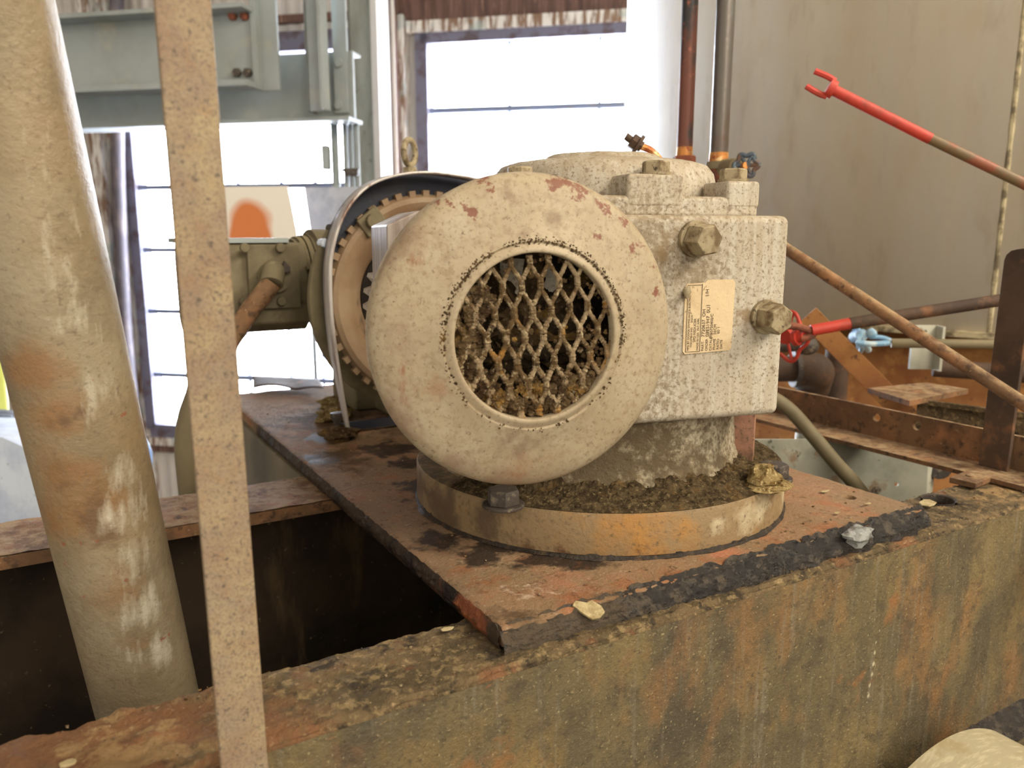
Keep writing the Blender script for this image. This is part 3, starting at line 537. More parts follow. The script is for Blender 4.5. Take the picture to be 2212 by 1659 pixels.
# leg and shelf plate
t = thing('bracket_shelf', atd(1975, 840, 1.2), 'dirty horizontal bracket plate with an upright grey leg under the tank', 'bracket')
z = 1.79
mb = MB(); pts = [onz(1875, 838, z), onz(2000, 826, z), onz(2092, 840, z), onz(1965, 866, z)]
vt = [mb.b.verts.new(p) for p in pts]; vb = [mb.b.verts.new(p-Vector((0, 0, .007))) for p in pts]; mb.b.faces.new(vt); mb.b.faces.new(vb[::-1])
for i in range(4): mb.b.faces.new((vt[i], vb[i], vb[(i+1) % 4], vt[(i+1) % 4]))
mb.build('plate', m_rust, t)
c = (pts[0]+pts[1]+pts[2]+pts[3])/4; dd = c.length
pl = atd(1985, 830, 1.25); mb = MB(); w_ = Vector((cY, -sY, 0)); 
m = Matrix((w_, Vector((sY, cY, 0)), Vector((0, 0, 1)))).transposed().to_4x4(); m.translation = (pl.x, pl.y, z)
mb.box((-.017, 0, 0), (.021, .006, .07), m); mb.box((.019, -.02, 0), (.023, .006, .07), m); mb.build('leg', m_ssheet, t)
tag(MB().tube([atd(2015, 795, 1.27), atd(2240, 810, 1.22)], .014, 14, 1).build('side_pipe', m_drust), 'dark rusty pipe low under the tank, behind the flat bar', 'pipe')
# grey channel beyond angle iron
mb = MB(); A, B = onz(1992, 862, 1.785), onz(2300, 902, 1.785); dv = Vector((-.02, .05, 0))
for (o1, o2, zz0, zz1) in ((Vector((0, 0, 0)), dv, 1.779, 1.785), (Vector((0, 0, 0)), dv*.1, 1.74, 1.785)):
    vs = [mb.b.verts.new(Vector((P.x, P.y, zq))+oo) for P in (A, B) for oo in (o1, o2) for zq in (zz0, zz1)]
    bmesh.ops.convex_hull(mb.b, input=vs)
tag(mb.build('edge_channel', m_beamtop), 'grey channel with pale dust on top, running behind the flat bar', 'channel')
# rusty angle iron along x=.925
t = thing('angle_iron', (.925, .7, 1.735), 'long rusty angle iron with two holes, crossing from behind the gearbox', 'angle iron')
mb = MB(); mb.box((.921, .30, 1.7365), (.9265, 1.25, 1.7805)); up_ = mb.build('upright_leg', m_rust, t)
cb = MB()
for x, y in ((1893, 902), (1980, 920)): p = onx(x, y, .921); cb.cyl(p-Vector((.02, 0, 0)), p+Vector((.02, 0, 0)), .0055)
cutout(up_, cb)
MB().box((.868, .30, 1.7365), (.921, 1.25, 1.7415)).build('flat_leg', m_rust, t)
# zinc duct
t = thing('zinc_duct', (.95, .75, 1.5), 'dented grey zinc duct end below the rusty angle iron', 'duct')
DF = Frame(1800, 1.02, 90); DF.u = -DF.u if DF.u.dot(Vector((cY, -sY, 0))) < 0 else DF.u; DF.n = Vector((-DF.u.y, DF.u.x, 0))
d_ = MB().prism([(a_, min(b_, 1.7345)) for a_, b_ in [DF.uw(x, y) for x, y in ((1560, 895), (1880, 905), (2006, 972), (2000, 1100), (1990, 1400), (1560, 1400))]], 0, .004, lambda u, w, v: DF.p(u, v, w)).build('front_sheet', m_ssheet, t)
cb = MB(); p = DF.p(*[(q[0], 0, q[1]) for q in [DF.uw(1937, 1047)]][0]); cb.cyl(p-DF.n*.02, p+DF.n*.02, .003); cutout(d_, cb)
u_, w_ = DF.uw(2004, 985)
mb = MB(); mb.prism([(u_-.002, 0), (u_+.020, .016), (u_+.020, .05), (u_+.014, .05), (u_+.014, .02), (u_-.004, .006)], w_-.35, w_, lambda a_, v_, z_: DF.p(a_, v_, z_)); mb.build('return_edge', m_ssheet, t)
t = thing('dark_pipe_stub', (1.08, .58, 1.6), 'dark round pipe stub behind the zinc duct corner', 'pipe')
MB().tube([atd(1990, 1000, 1.12), atd(2015, 1003, 1.06), atd(2030, 1010, 1.03)], .016, 16, 3).build('stub', m_dbolt, t)
tag(MB().prism([(0, 0), (.12, -.05), (.14, -.01), (.02, .05)], 1.3, 1.66, lambda x, y, z: (1.08+x, .55+y, z)).build('rust_block', m_orust), 'orange-brown steel gusset down behind the small bolted plate', 'gusset')
# hose
tag(MB().tube([atd(1560, 840, .98), atd(1640, 848, .98), atd(1700, 880, .97), atd(1755, 940, .96), atd(1805, 1000, .95), atd(1850, 1050, .95), atd(1900, 1120, .96)], .0088, 16).build('hose', m_hose), 'olive-grey hose curving down behind the base plate', 'hose')
# vertical pipes
def vpipe(x0, y0, d, r, mat, lab, fitc, z_to):
    b = atd(x0, y0, d); t = thing('riser_pipe', (b.x, b.y, 0), lab, 'pipe')
    MB().cyl(b, (b.x, b.y, 4.55), r, 24).build('pipe', mat, t)
    MB().cyl(b-Vector((0, 0, .012)), b, r*1.05, 24).build('thread', m_copper, t)
    return t, b
t, b = vpipe(1479, 318, 1.15, .0108, m_ppipe, 'purplish-brown riser pipe standing behind the gearbox lid', None, 0)
b2 = b-Vector((0, 0, .012)); MB().hexa(b2-Vector((0, 0, .012)), (0, 0, 1), .0165, .012, 6).build('hex_bushing', m_rustfit, t)
MB().cyl((b2.x, b2.y, 0), b2-Vector((0, 0, .012)), .0145).build('lower_pipe', m_rustfit, t)
MB().tube([b2-Vector((0, 0, .03)), b2-Vector((.012, -.006, .032)), b2-Vector((.024, -.012, .045))], .010, 12, 4).build('tee_branch', m_rustfit, t)
t, b = vpipe(1553, 330, 1.12, .0122, m_gpipe, 'grey-blue riser pipe with a valve, right of the brown riser', None, 0)
b2 = b-Vector((0, 0, .012)); MB().cyl((b2.x, b2.y, 0), b2, .0145).build('lower_pipe', m_rustfit, t); MB().cyl(b2-Vector((0, 0, .01)), b2, .0165).build('collar', m_hose, t)
t = thing('gate_valve', atd(1590, 358, 1.1), 'small gate valve with dark lobed handwheel on the grey-blue riser', 'valve')
mb = MB(); mb.cyl(atd(1556, 362, 1.12), atd(1592, 362, 1.08), .011, r2=.012); mb.lump(atd(1572, 368, 1.11), .016, .05, 1, 2); mb.build('body', m_hose, t)
handwheel(t, atd(1612, 357, 1.06), vw(atd(1612, 357, 1.06)), .0135, .0030, M('dark_blue_iron', (74, 86, 98), [((110, 84, 66), 60, .5, .62, {}), ((130, 150, 160), 90, .6, .7, {})], rough=.5), 6, .14)
MB().cyl(atd(1592, 362, 1.08), atd(1612, 357, 1.055), .0045).build('stem', m_copper, t)

# ================================================================== VAT
t = thing('vat', (.4, .6, 0), 'open rusty steel vat whose rim carries the gearmotor plate', 'vat')
def bt(i, j):
    x = -.35+i*1.6; y = .39+j*.077; v = Vector((x*60, y*60, 0))
    z = 1.7345+.0016*mn.noise(v)+.0011*mn.noise(v*3.1)+.0006*mn.noise(v*7)
    k = max(0, min(1, (.10-x)/.08)); z += k*(.003*mn.noise(v*.8)+.0025*max(0, mn.noise(v*1.3+Vector((3, 3, 3)))))
    if j > .93: z -= .001; y += (.0012+.0035*k)*mn.noise(Vector((x*90, 0, 4)))
    if j < .06: z -= .0022-.0015*mn.noise(v*2); y += .0008*mn.noise(Vector((x*150, 0, 9)))
    if j in (0, 1): z -= .004
    return (x, y, z)
mb = MB(); mb.grid(760, 34, bt); rim = mb.build('front_rim', m_beamtop, t)
MB().box((-.35, .392, 1.7265), (1.25, .466, 1.7295)).build('front_rim_plate', m_pit, t)
mb = MB()
mb.grid(400, 60, lambda i, j: (-.35+i*1.6, .390+.0006*mn.noise(Vector((i*120, 0, j*14)))+.0004*mn.noise(Vector((i*500, 0, j*60))), 1.497+j*.2345))
mb.build('front_wall', m_face, t)
MB().box((-.35, .393, 1.0), (1.25, .400, 1.725)).build('front_wall_plate', m_pit, t)
MB().box((.30, .36, 1.485), (1.25, .393, 1.497)).build('lower_ledge', m_face, t)
# back rim
def br(i, j):
    x = -.9+i*1.17; y = .762+j*.092; v = Vector((x*50, y*50, 3)); return (x, y+(.001*mn.noise(v*2) if j in (0, 1) else 0), 1.735+.0012*mn.noise(v)+.0007*mn.noise(v*3))
mb = MB(); mb.grid(260, 20, br); mb.build('back_rim', m_rust, t)
MB().box((-.9, .7625, 1.722), (.27, .853, 1.7335)).build('back_rim_edge', m_rust, t)
MB().box((-.9, .846, 1.0), (.69, .852, 1.722)).build('back_wall', m_pit, t)
MB().box((-.9, .40, 1.0), (.69, .85, 1.006)).build('pit_bottom', m_pit, t)
MB().box((-.905, .39, 1.0), (-.9, .85, 1.722)).build('end_wall', m_pit, t)
MB().box((.684, .40, 1.0), (.69, .85, 1.722)).build('end_wall', m_pit, t)
mb = MB(); mb.box((.232, .852, 1.6), (.240, 1.36, 1.7365)); mb.box((.24, .852, 1.7305), (.30, 1.36, 1.7365)); mb.box((.24, .852, 1.6), (.30, 1.36, 1.606)); mb.build('support_channel', m_hose, t)
for x in (-.8, .6):
    for y in (.42, .83): MB().box((x-.03, y-.02, 0), (x+.03, y+.02, 1.0)).build('leg', m_drust, t)
# base plate
def plate_fn():
    mb = MB(); X0, X1, Y0, Y1 = .238, .692, .413, 1.30
    def f(i, j):
        x = X0+(X1-X0)*i; y = Y0+(Y1-Y0)*j; v = Vector((x*40, y*40, 0))
        if i > .5: pass
        z = 1.75+.0007*mn.noise(v)+.0005*mn.noise(v*4)
        e = min(i*(X1-X0), j*(Y1-Y0), (1-i)*(X1-X0))
        if e < .003: z -= .0012
        if i == 0: x += .0012*mn.noise(Vector((y*80, 0, 1)))
        if j == 0: y += .0012*mn.noise(Vector((x*80, 0, 1)))
        return (x, y, z)
    g = mb.grid(150, 260, f)
    edge = [g[i][0] for i in range(151)]+[g[150][j] for j in range(1, 261)]+[g[i][260] for i in range(149, -1, -1)]+[g[0][j] for j in range(259, 0, -1)]
    low = [mb.b.verts.new((v.co.x, v.co.y, 1.7372)) for v in edge]; n = len(edge)
    for k in range(n): mb.b.faces.new((edge[k], low[k], low[(k+1) % n], edge[(k+1) % n]))
    mb.b.faces.new(low[::-1]); return mb
pl = tag(plate_fn().build('base_plate', m_plate), 'rusty flat steel plate under the gearmotor, lying across the vat rim', 'plate')
cb = MB(); p = onz(1833, 1074, 1.75); cb.cyl(p-Vector((0, 0, .03)), p+Vector((0, 0, .03)), .0068)
cutout(pl, cb)
# hole in beam: dark notch
p = onz(2028, 1080, 1.736)
cb = MB(); cb.cyl(p-Vector((.004, 0, .03)), p+Vector((-.004, 0, .03)), .0145, 20)
MBo = bpy.data.objects['front_rim_plate']
cb2 = MB(); cb2.cyl(p-Vector((0, 0, .03)), p+Vector((0, 0, .03)), .0145, 20); cutout(MBo, cb2)
bmr = bmesh.new(); bmr.from_mesh(rim.data); iv = XF[t.name]
bmesh.ops.delete(bmr, geom=[v for v in bmr.verts if ((iv @ v.co)-p).xy.length < .0148], context='VERTS'); bmr.to_mesh(rim.data); bmr.free()
mb = MB(); mb.lathe([(.0145, -.03), (.0145, .0005), (.0165, .0015)], Matrix.Translation(p), 28); mb.build('hole_lip', m_dbolt, t)
# flat bar + small bolted plate on the rim
t = thing('flat_bar', (.9, .467, 1.735), 'upright dark rusty flat bar with rounded top standing on the rim', 'bar')
mb = MB(); w0, w1, zb, zt = .450, .4815, 1.742, 1.985; rr = .012
pg = [(w0, zb), (w1, zb)]+[(w1-rr+rr*math.cos(a), zt-rr+rr*math.sin(a)) for a in (0, .5, 1.05, 1.57)]+[(w0+.006+.0, zt+.002), (w0, zt-.004)]
mb.prism([(y-(z-zb)*.012, z) for y, z in pg], .9045, .9105, lambda y, z, x: (x, y, z)); mb.build('bar', m_drust, t, bevel=.0008)
MB().box((.896, .446, 1.7365), (.916, .486, 1.742)).build('foot', m_rust, t, bevel=.001)
t = thing('bolted_plate', (.84, .455, 1.735), 'small rusty plate with a bolt, lying on the rim beside the flat bar', 'plate')
m = Matrix.Translation((.848, .456, 1.7365)) @ Matrix.Rotation(.12, 4, 'Z')
MB().box((-.018, -.011, 0), (.022, .016, .0065), m).build('plate', m_rust, t, bevel=.001)
MB().lump(m @ Vector((.004, .004, .0065)), .005, .2, 2, 2, (1, 1, .5)).build('bolt', m_rust, t)

# ------------------------------------------------------------------ post and pipe
tag(MB().box((-.01125, -.002, -1.75), (.01125, .002, 2.8), Matrix.Translation((.0668, .3765, 1.77)) @ Matrix.Rotation(-.010, 4, 'Y')).build('flat_post', m_post, bevel=.0009), 'tall tan speckled flat steel post in front of the vat wall', 'post')
p1, p2 = atd(316, 1500, .52), atd(120, 670, .474); d = (p2-p1)
t = thing('leaning_pipe', p1-d*1.0, 'thick stained grey pipe leaning up out of the vat', 'pipe')
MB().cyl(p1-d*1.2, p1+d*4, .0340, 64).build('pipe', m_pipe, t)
tag(MB().tube([atd(418, 1110, .95), atd(412, 1030, .95), atd(410, 960, .95), atd(418, 900, .95), atd(440, 830, .95), atd(450, 760, .95)], lambda k: .014+.004*math.sin(k*3.1), 14).build('flex_conduit', m_hose), 'grey-green flexible conduit bulging out behind the tan post', 'conduit')

# ================================================================== GEARMOTOR (local frame: s right, t away, z up)
g = thing('gearmotor', GO, 'cream gearmotor with a round fan cover and clogged grille, on the rusty plate', 'gearmotor', GR)
GX = XF['gearmotor']
L_ = dict(local=True)
MB().lathe([(0, .0), (.176, .0), (.178, .002), (.178, .033), (.1765, .036), (.17, .037), (0, .037)], seg=128).build('base_flange', m_rim, g, **L_)
def pedf(mb):
    mb.lathe([(.16, .036), (.145, .040), (.137, .048), (.133, .06), (.131, .085), (.133, .10), (.13, .104)], seg=96)
    for v in mb.b.verts:
        n = mn.noise(v.co*60); v.co.xy *= 1+.008*n
mb = MB(); pedf(mb); mb.build('pedestal', m_ped, g, **L_)
# rib at right
ang = math.atan2(-.083, .1148)
MB().box((-.012, -.012, .037), (.012, .012, .104), Matrix.Rotation(ang, 4, 'Z') @ Matrix.Translation((.137, 0, 0))).build('support_rib', M('rib_brown', (158, 116, 94), [((128, 96, 76), 60, .45, .62, {}), ((92, 76, 60), 260, .56, .68, {})], rough=.75, bump=((200, .3),)), g, bevel=.001, **L_)
MB().box((-.106, -.142, .0985), (.106, .142, .264)).build('gear_housing', m_box, g, bevel=.0065, seg=4, **L_)
mb = MB(); rc = .012; 
mb.box((-.084, -.128, .262), (.084, .128, .279)); mb.build('lid_flange', m_box, g, bevel=.004, seg=3, **L_)
mb = MB(); mb.lathe([(.103, .270), (.1035, .292), (.101, .302), (.095, .309), (.084, .3125), (.066, .3145), (.056, .3155), (.052, .319), (.048, .3205), (.02, .321), (0, .321)], seg=96)
for v in mb.b.verts:
    v.co.z += .0006*mn.noise(v.co*70)
mb.build('lid_dome', m_box, g, **L_)
for i, (a0, a1, b0, b1, zt) in enumerate(((-.034, .015, -.1285, -.095, .2955), (.054, .0845, -.1285, -.088, .2915), (-.1185, -.088, -.085, -.05, .292), (.06, .0845, .09, .128, .292))):
    MB().box((a0, b0, .27), (a1, b1, zt)).build('bolt_lug', m_box, g, bevel=.003, seg=3, **L_)
    c = ((a0+a1)/2+(.006 if i == 0 else 0), (b0+b1)/2-.003, zt)
    mb = MB(); mb.lathe([(0, 0), (.0125, 0), (.0125, .0022), (0, .0022)], Matrix.Translation(c), 24); mb.hexa((c[0], c[1], c[2]+.002), (0, 0, 1), .0112, .0088, 6, .35); mb.build('lid_bolt', m_bolt, g, **L_)
# plugs on the face
def plug(s, z, rot, r=.0128, L=.017):
    mb = MB(); mb.lathe([(0, 0), (r*1.12, 0), (r*1.12, .004), (0, .004)], Matrix.Translation((s, -.142, z)) @ Matrix.Rotation(math.pi/2, 4, 'X'), 32)
    mb.hexa((s, -.1455, z), (.12, -1, -.05), r, L, 6, rot); return mb.build('hex_plug', m_bolt, g, bevel=.0006, **L_)
plug(.018, .2455, .15); plug(.0865, .1825, .5)
# nameplate
MB().prism([(x, z) for x, z in ((.013, .1545), (.0535, .156), (.0555, .158), (.0562, .211), (.0542, .2135), (.031, .2135), (.029, .2115), (.013, .2105), (.0112, .208), (.011, .157))], -.1428, -.1423, lambda x, z, y: (x, y, z)).build('nameplate', m_label, g, **L_)
npx = bpy.data.objects['nameplate']
def txt(s, x, z, size, face=-.1430):
    cu = bpy.data.curves.new('t', 'FONT'); cu.body = s; cu.size = size; cu.extrude = .00006
    ob = bpy.data.objects.new('t', cu); COL.objects.link(ob); bpy.context.view_layer.update()
    me = bpy.data.meshes.new_from_object(ob.evaluated_get(bpy.context.evaluated_depsgraph_get())); bpy.data.objects.remove(ob)
    # read upwards: text x -> +z, text y -> -s
    m = Matrix(((0, -1, 0, x), (0, 0, -1, face), (1, 0, 0, z), (0, 0, 0, 1))); me.transform(m); return me
tb = MB()
for (s, x, z, sz) in (('MFG BY DODGE DIV/RELIANCE ELECTRIC', .0165, .1572, .0024), ('COLUMBUS IND      SHAW', .0190, .1600, .0022), ('SPD REDUCER', .0222, .1640, .0030), ('MADE IN USA  PAT APPL', .0250, .1572, .0024),
                      ('PART.', .0300, .1565, .0032), ('7720637  OH', .0302, .1680, .0040), ('1/H', .0325, .2000, .0042), ('ORDER', .0335, .1565, .0030), ('03E51947  0U1', .0342, .1680, .0042),
                      ('CATALOG', .0372, .1565, .0030), ('50750400/C', .0375, .1695, .0034), ('FRAME', .0405, .1570, .0030), ('56CM', .0407, .1695, .0034), ('RATIO', .0438, .1572, .0030), ('60 1', .0438, .1700, .0034), ('DATE', .0470, .1575, .0030)):
    tb.b.from_mesh(txt(s, x, z, sz))
for (a, b_) in (((.0135, .1562, .0139, .2095)), ((.0262, .1562, .0266, .2105))) and [((.0135, .1562), (.0138, .2095)), ((.0262, .1562), (.0265, .2105)), ((.0135, .1562), (.0265, .1565)), ((.0135, .2095), (.0265, .2098))]:
    tb.box((a[0], -.1432, a[1]), (b_[0], -.1429, b_[1]))
tb.build('lettering', m_ink, npx, **L_)
MB().lump((.0115, -.1455, .2045), .0035, .25, 2, 2, (1, .7, 1.4)).build('rivet', m_bolt, npx, **L_)
# motor
MC = Vector((-.1475, 0, .1865)); toCam = Matrix.Translation(MC) @ Matrix.Rotation(math.pi/2, 4, 'X')     # lathe z -> -t
mb = MB()
ns = 64; prof = []
for k in range(ns*2):
    a = k*math.pi/ns; rr = .074 if k % 4 < 2 else .068; prof.append((rr*math.cos(a), rr*math.sin(a)))
mb.prism(prof, -.03, .203, lambda x, y, e: toCam @ Vector((x, y, e))); mb.build('motor_body', m_box, g, **L_)
RC = .1008
cov = [(RC-.0015, .203), (RC-.0008, .207), (RC-.0008, .211), (RC-.002, .2125), (RC-.001, .215), (RC, .2215), (RC-.0008, .2262), (RC-.0035, .2305), (RC-.008, .2335), (RC-.016, .2362), (.074, .2390), (.066, .2413), (.0615, .2432), (.0588, .2440), (.0576, .2430), (.0565, .2437), (.0545, .2452), (.0527, .2457), (.0519, .2452), (.0516, .244), (.0514, .238), (.0525, .238), (.0535, .2425), (.0575, .2412), (.066, .2388), (.076, .2358), (RC-.012, .2318), (RC-.0045, .2265), (RC-.0025, .218), (RC-.0025, .203)]
mb = MB(); mb.lathe(cov, toCam, 160, close=True); mb.build('fan_cover', m_cover, g, sharp=50, **L_)
MB().lathe([(0, .199), (.094, .207), (.094, .202), (0, .194)], toCam, 48).build('end_shield', m_black, g, **L_)
# fan inside
mb = MB(); mb.lathe([(0, .212), (.018, .212), (.02, .196), (0, .196)], toCam, 24)
for k in range(9):
    a = k*2*math.pi/9; m = toCam @ Matrix.Rotation(a, 4, 'Z') @ Matrix.Translation((.045, 0, .205)) @ Matrix.Rotation(.5, 4, 'X'); mb.box((-.03, -.0012, -.012), (.03, .0012, .012), m)
mb.build('cooling_fan', m_crust_d, g, **L_)
# expanded metal grille with crusted dirt
mb = MB(); px_, pz_ = .0122, .0158; zg = .2405; RG = .0522; tilt = R_(4)
def gp(u, w): return (u*math.cos(tilt)-w*math.sin(tilt), u*math.sin(tilt)+w*math.cos(tilt))
def strand(p, q, w):
    a = Vector((*p, zg)); b_ = Vector((*q, zg))
    if a.xy.length > RG or b_.xy.length > RG:
        if a.xy.length > RG and b_.xy.length > RG: return
        if a.xy.length > RG: a, b_ = b_, a
        lo, hi = 0, 1
        for _ in range(12):
            mid = (lo+hi)/2
            if (a+(b_-a)*mid).xy.length > RG: hi = mid
            else: lo = mid
        b_ = a+(b_-a)*lo
    n = max(2, int((b_-a).length/.0009)); s0 = random.random()*50
    if n < 3: return
    pts = [a+(b_-a)*(k/n)+Vector((mn.noise((s0, k*.9, 0)), mn.noise((s0, 0, k*.9)), mn.noise((k*.9, s0, 2))))*.00045 for k in range(n+1)]
    dirt = .35+.65*max(0, min(1, .5-a.y*14+(-a.x*6)))
    mb.tube([toCam @ p for p in pts], lambda k: (w+dirt*.0009*(.5+mn.noise((s0, k*n*.8, 7))+abs(mn.noise((s0, k*n*2.1, 3))))), 8, 1)
for r in range(-5, 6):
    for c_ in range(-6, 7):
        cx = (c_+(.5 if r % 2 else 0))*px_; cy = r*pz_
        # bond at bottom of each diamond = short thick vertical bar, four inclined strands around
        bt_ = gp(cx, cy-pz_*.82); bb = gp(cx, cy-pz_*1.18); tL = gp(cx-px_*.5, cy+pz_*-.18); tR = gp(cx+px_*.5, cy+pz_*-.18)
        strand(bt_, bb, .0019); strand(bt_, tL, .00125); strand(bt_, tR, .00125)
mb.build('grille', m_crust, g, **L_)
mb = MB(); cnt = 0
random.seed(3)
while cnt < 520:
    a = random.random()*2*math.pi; r = .0515*math.sqrt(random.random()); x = r*math.cos(a); y = r*math.sin(a)
    dens = 0.02
    if y < -.020: dens += min(1, (-y-.020)/.018)
    if x < -.026: dens += min(1, (-x-.026)/.016)*(.8 if y < .028 else .35)
    if x > .030 and y < .005: dens += .45
    if x > .020 and y > .022 : dens += .12
    if r > .047: dens += .12
    if (x+.006)**2+(y+.036)**2 < .008**2: dens *= .5
    if (x-.009)**2+(y+.030)**2 < .0045**2 or (x+.016)**2+(y+.030)**2 < .005**2: dens = 0
    if random.random() > dens: continue
    z = zg+random.uniform(-.004, .0012)-(.002 if r > .047 else 0)
    mb.lump(toCam @ Vector((x, y, z)), random.uniform(.0007, .0024)*(1.25 if dens > .6 else .9), .5, 1.6, 2, (1, .7, 1), random.random()*90); cnt += 1
for k in range(110):
    if k < 75: x, y = random.uniform(-.034, .036), -.028-random.random()*.018
    else: a = math.pi+random.uniform(-.75, .75); r = random.uniform(.036, .046); x, y = r*math.cos(a), r*math.sin(a)
    if math.hypot(x, y) > .0475 or (x-.009)**2+(y+.030)**2 < .006**2 or (x+.016)**2+(y+.031)**2 < .0055**2: continue
    mb.lump(toCam @ Vector((x, y, zg-.001+random.uniform(-.003, .001))), random.uniform(.002, .0042), .6, 2.4, 3, (1, .6, 1), random.random()*90)
ob = mb.build('clogged_dirt', m_crust_d, g, **L_); ob['kind'] = 'stuff'
# heap of brown dirt behind the mesh
mb = MB(); mb.grid(60, 60, lambda i, j: toCam @ Vector(((i-.5)*.12, (j-.5)*.12, .214+.008*mn.noise(Vector((i*9, j*9, 1)))+.006*mn.noise(Vector((i*22, j*22, 4)))-.012*max(0, min(1, (j-.35)*2.2)))))
bmesh.ops.delete(mb.b, geom=[v for v in mb.b.verts if (v.co-MC).xz.length > .056], context='VERTS')
ob = mb.build('inner_dirt', m_idirt, g, **L_); ob['kind'] = 'stuff'
# ring of grime around the grille lip
mb = MB(); random.seed(11)
for k in range(1100):
    a = random.random()*2*math.pi
    if math.sin(a) < -.1 and random.random() < .72: continue
    if mn.noise((math.cos(a)*3, math.sin(a)*3, 2)) < -.25: continue
    r = .0590+random.gauss(0, .0011); mb.lump(toCam @ Vector((r*math.cos(a), r*math.sin(a), .2438-max(0, r-.059)*.35)), random.uniform(.0003, .0009), .5, 1.6, 1, (1, .5, 1), k)
ob = mb.build('lip_grime', m_crust_d, g, **L_); ob['kind'] = 'stuff'
# terminal box
mb = MB(); mb.prism([(-.222, .165), (-.222, .2555), (-.200, .2655), (-.175, .2685), (-.11, .2685), (-.11, .165)], -.135, -.05, lambda s_, z, t_: (s_, t_, z)); mb.build('terminal_box', m_white, g, bevel=.0015, **L_)
MB().hexa((-.196, -.135, .254), (-.2, -1, 0), .0055, .018, 10).build('terminal_bolt', m_orust, g, **L_)
# base bolts
def basebolt(wx, wy, mat, lab=None):
    p = GX.inverted() @ Vector((wx, wy, 1.787)); mb = MB(); mb.lathe([(0, 0), (.017, 0), (.017, .0028), (0, .0028)], Matrix.Translation((p.x, p.y, .037)), 32); mb.hexa((p.x, p.y, .0395), (0, 0, 1), .0135, .0125, 6, .4)
    return mb.build('base_bolt', mat, g, bevel=.001, **L_)
basebolt(.302, .522, m_dbolt); basebolt(.541, .462, m_dbolt); basebolt(.60, .70, m_dbolt)
mb = MB()
mb.grid(300, 8, lambda i, j: (lambda a, r, n: ((r+.001*n)*math.cos(a), (r+.001*n)*math.sin(a), -.001+(.004+.002*n)*(1-j)**1.5))(2*math.pi*i, .1772+(.0025+.006*max(0, mn.noise((math.cos(2*math.pi*i)*4, math.sin(2*math.pi*i)*4, 1))))*j, mn.noise((math.cos(2*math.pi*i)*30, math.sin(2*math.pi*i)*30, j*3))))
ob = mb.build('grime_ring', m_grease2, g, **L_); ob['kind'] = 'stuff'
# brass grease tube with fitting on the dome
t0 = GX.inverted()
pts = [t0 @ atd(x, y, .80) for x, y in ((1436, 362), (1425, 345), (1405, 325), (1383, 316))]
MB().tube(pts, .0034, 10, 5).build('grease_tube', m_copper, g, **L_)
A, B = t0 @ atd(1384, 317, .80), t0 @ atd(1350, 293, .80); d = B-A
mb = MB(); mb.hexa(A-d*.05, d, .0055, .004, 6); mb.cyl(A+d*.1, A+d*.25, .010); mb.hexa(A+d*.25, d, .0075, d.length*.35); mb.cyl(A+d*.55, A+d*.95, .0035); mb.build('fitting', m_drust, g, **L_)

# dirt on the base flange and around pedestal
mb = MB()
def dr(i, j):
    a = R_(-158)+R_(168)*i; r = .120+.0565*j; p = Vector((r*math.cos(a), r*math.sin(a), 0)); v = p*90
    base = .0375; heap = (1-j)**1.6*.016+.002; 
    if j > .85: heap *= (1-j)/.15
    z = base+heap*(1+.5*mn.noise(v))+.0022*abs(mn.noise(v*2.3))*(1 if j < .95 else 0)+.0012*mn.noise(v*5)*(1 if j < .95 else 0)
    if j > .98: z = base-.001
    return GX @ Vector((p.x, p.y, z))
mb.grid(420, 44, dr); tag(mb.build('dirt_heap', m_dirt), 'brown crumbly dirt heaped on the round base around the gearbox foot', 'dirt', kind='stuff')
mb = MB(); random.seed(5)
for k in range(420):
    a = R_(random.uniform(-158, 8)); r = random.uniform(.135, .172); p = GX @ Vector((r*math.cos(a), r*math.sin(a), .0385+max(0, .155-r)*.4)); mb.lump(p, random.choice((.0007, .001, .0014, .0022)), .5, 1.5, 1, (1, 1, .8), k)
tag(mb.build('dirt_crumbs', m_dirt), 'loose brown crumbs scattered over the round base', 'dirt', kind='stuff')
# tan clod on the right base bolt
t = thing('dirt_clod', onz(1650, 1045, 1.79), 'straw-coloured clod of dirt caked over the right base bolt', 'dirt clod')
c = onz(1648, 1048, 1.79)
mb = MB(); mb.lump(c+Vector((.002, 0, .001)), .0225, .10, 1.6, 3, (1, 1, .16), 3); mb.build('crust', m_straw, t)
mb = MB(); mb.lump(c+Vector((0, 0, .008)), .0145, .25, 1.6, 3, (1, .9, .75), 8); mb.build('lump', m_straw, t)
# grease along the plate's front edge
mb = MB()
def gf(i, j):
    x = .236+.458*i; v = Vector((x*70, j*5, 0)); w = .35+.65*max(0, min(1, (x-.30)/.15))*max(0, min(1, (.70-x)/.04))
    top = .0015*w+.0012*mn.noise(v); y = .4135-(.010*w+.003)*math.sin(min(1, j)*math.pi/2)*(1+.6*mn.noise(Vector((x*45, 0, 2)))); z = 1.7508+top-(.0150)*(j**.8)
    y += .004*(1-j)**3*(1+mn.noise(v))
    n = .0022*mn.noise(v*1.4)+.0018*mn.noise(Vector((x*190, j*14, 3)))
    if j > .9: z = 1.7335; n *= .2
    return (x, y-abs(n)*1.2, max(z+n, 1.733))
mb.grid(520, 26, gf); tag(mb.build('grease_bead', m_grease), 'lumpy black grease caked along the front edge of the rusty plate', 'grease', kind='stuff')
mb = MB()
mb.grid(420, 12, lambda i, j: (.2385-.004*math.sin(j*math.pi)*(.6+.8*abs(mn.noise(Vector((i*60, j*3, 5)))))-.001, .413+.65*i, 1.7505-.016*j+.0015*mn.noise(Vector((i*80, j*4, 0)))))
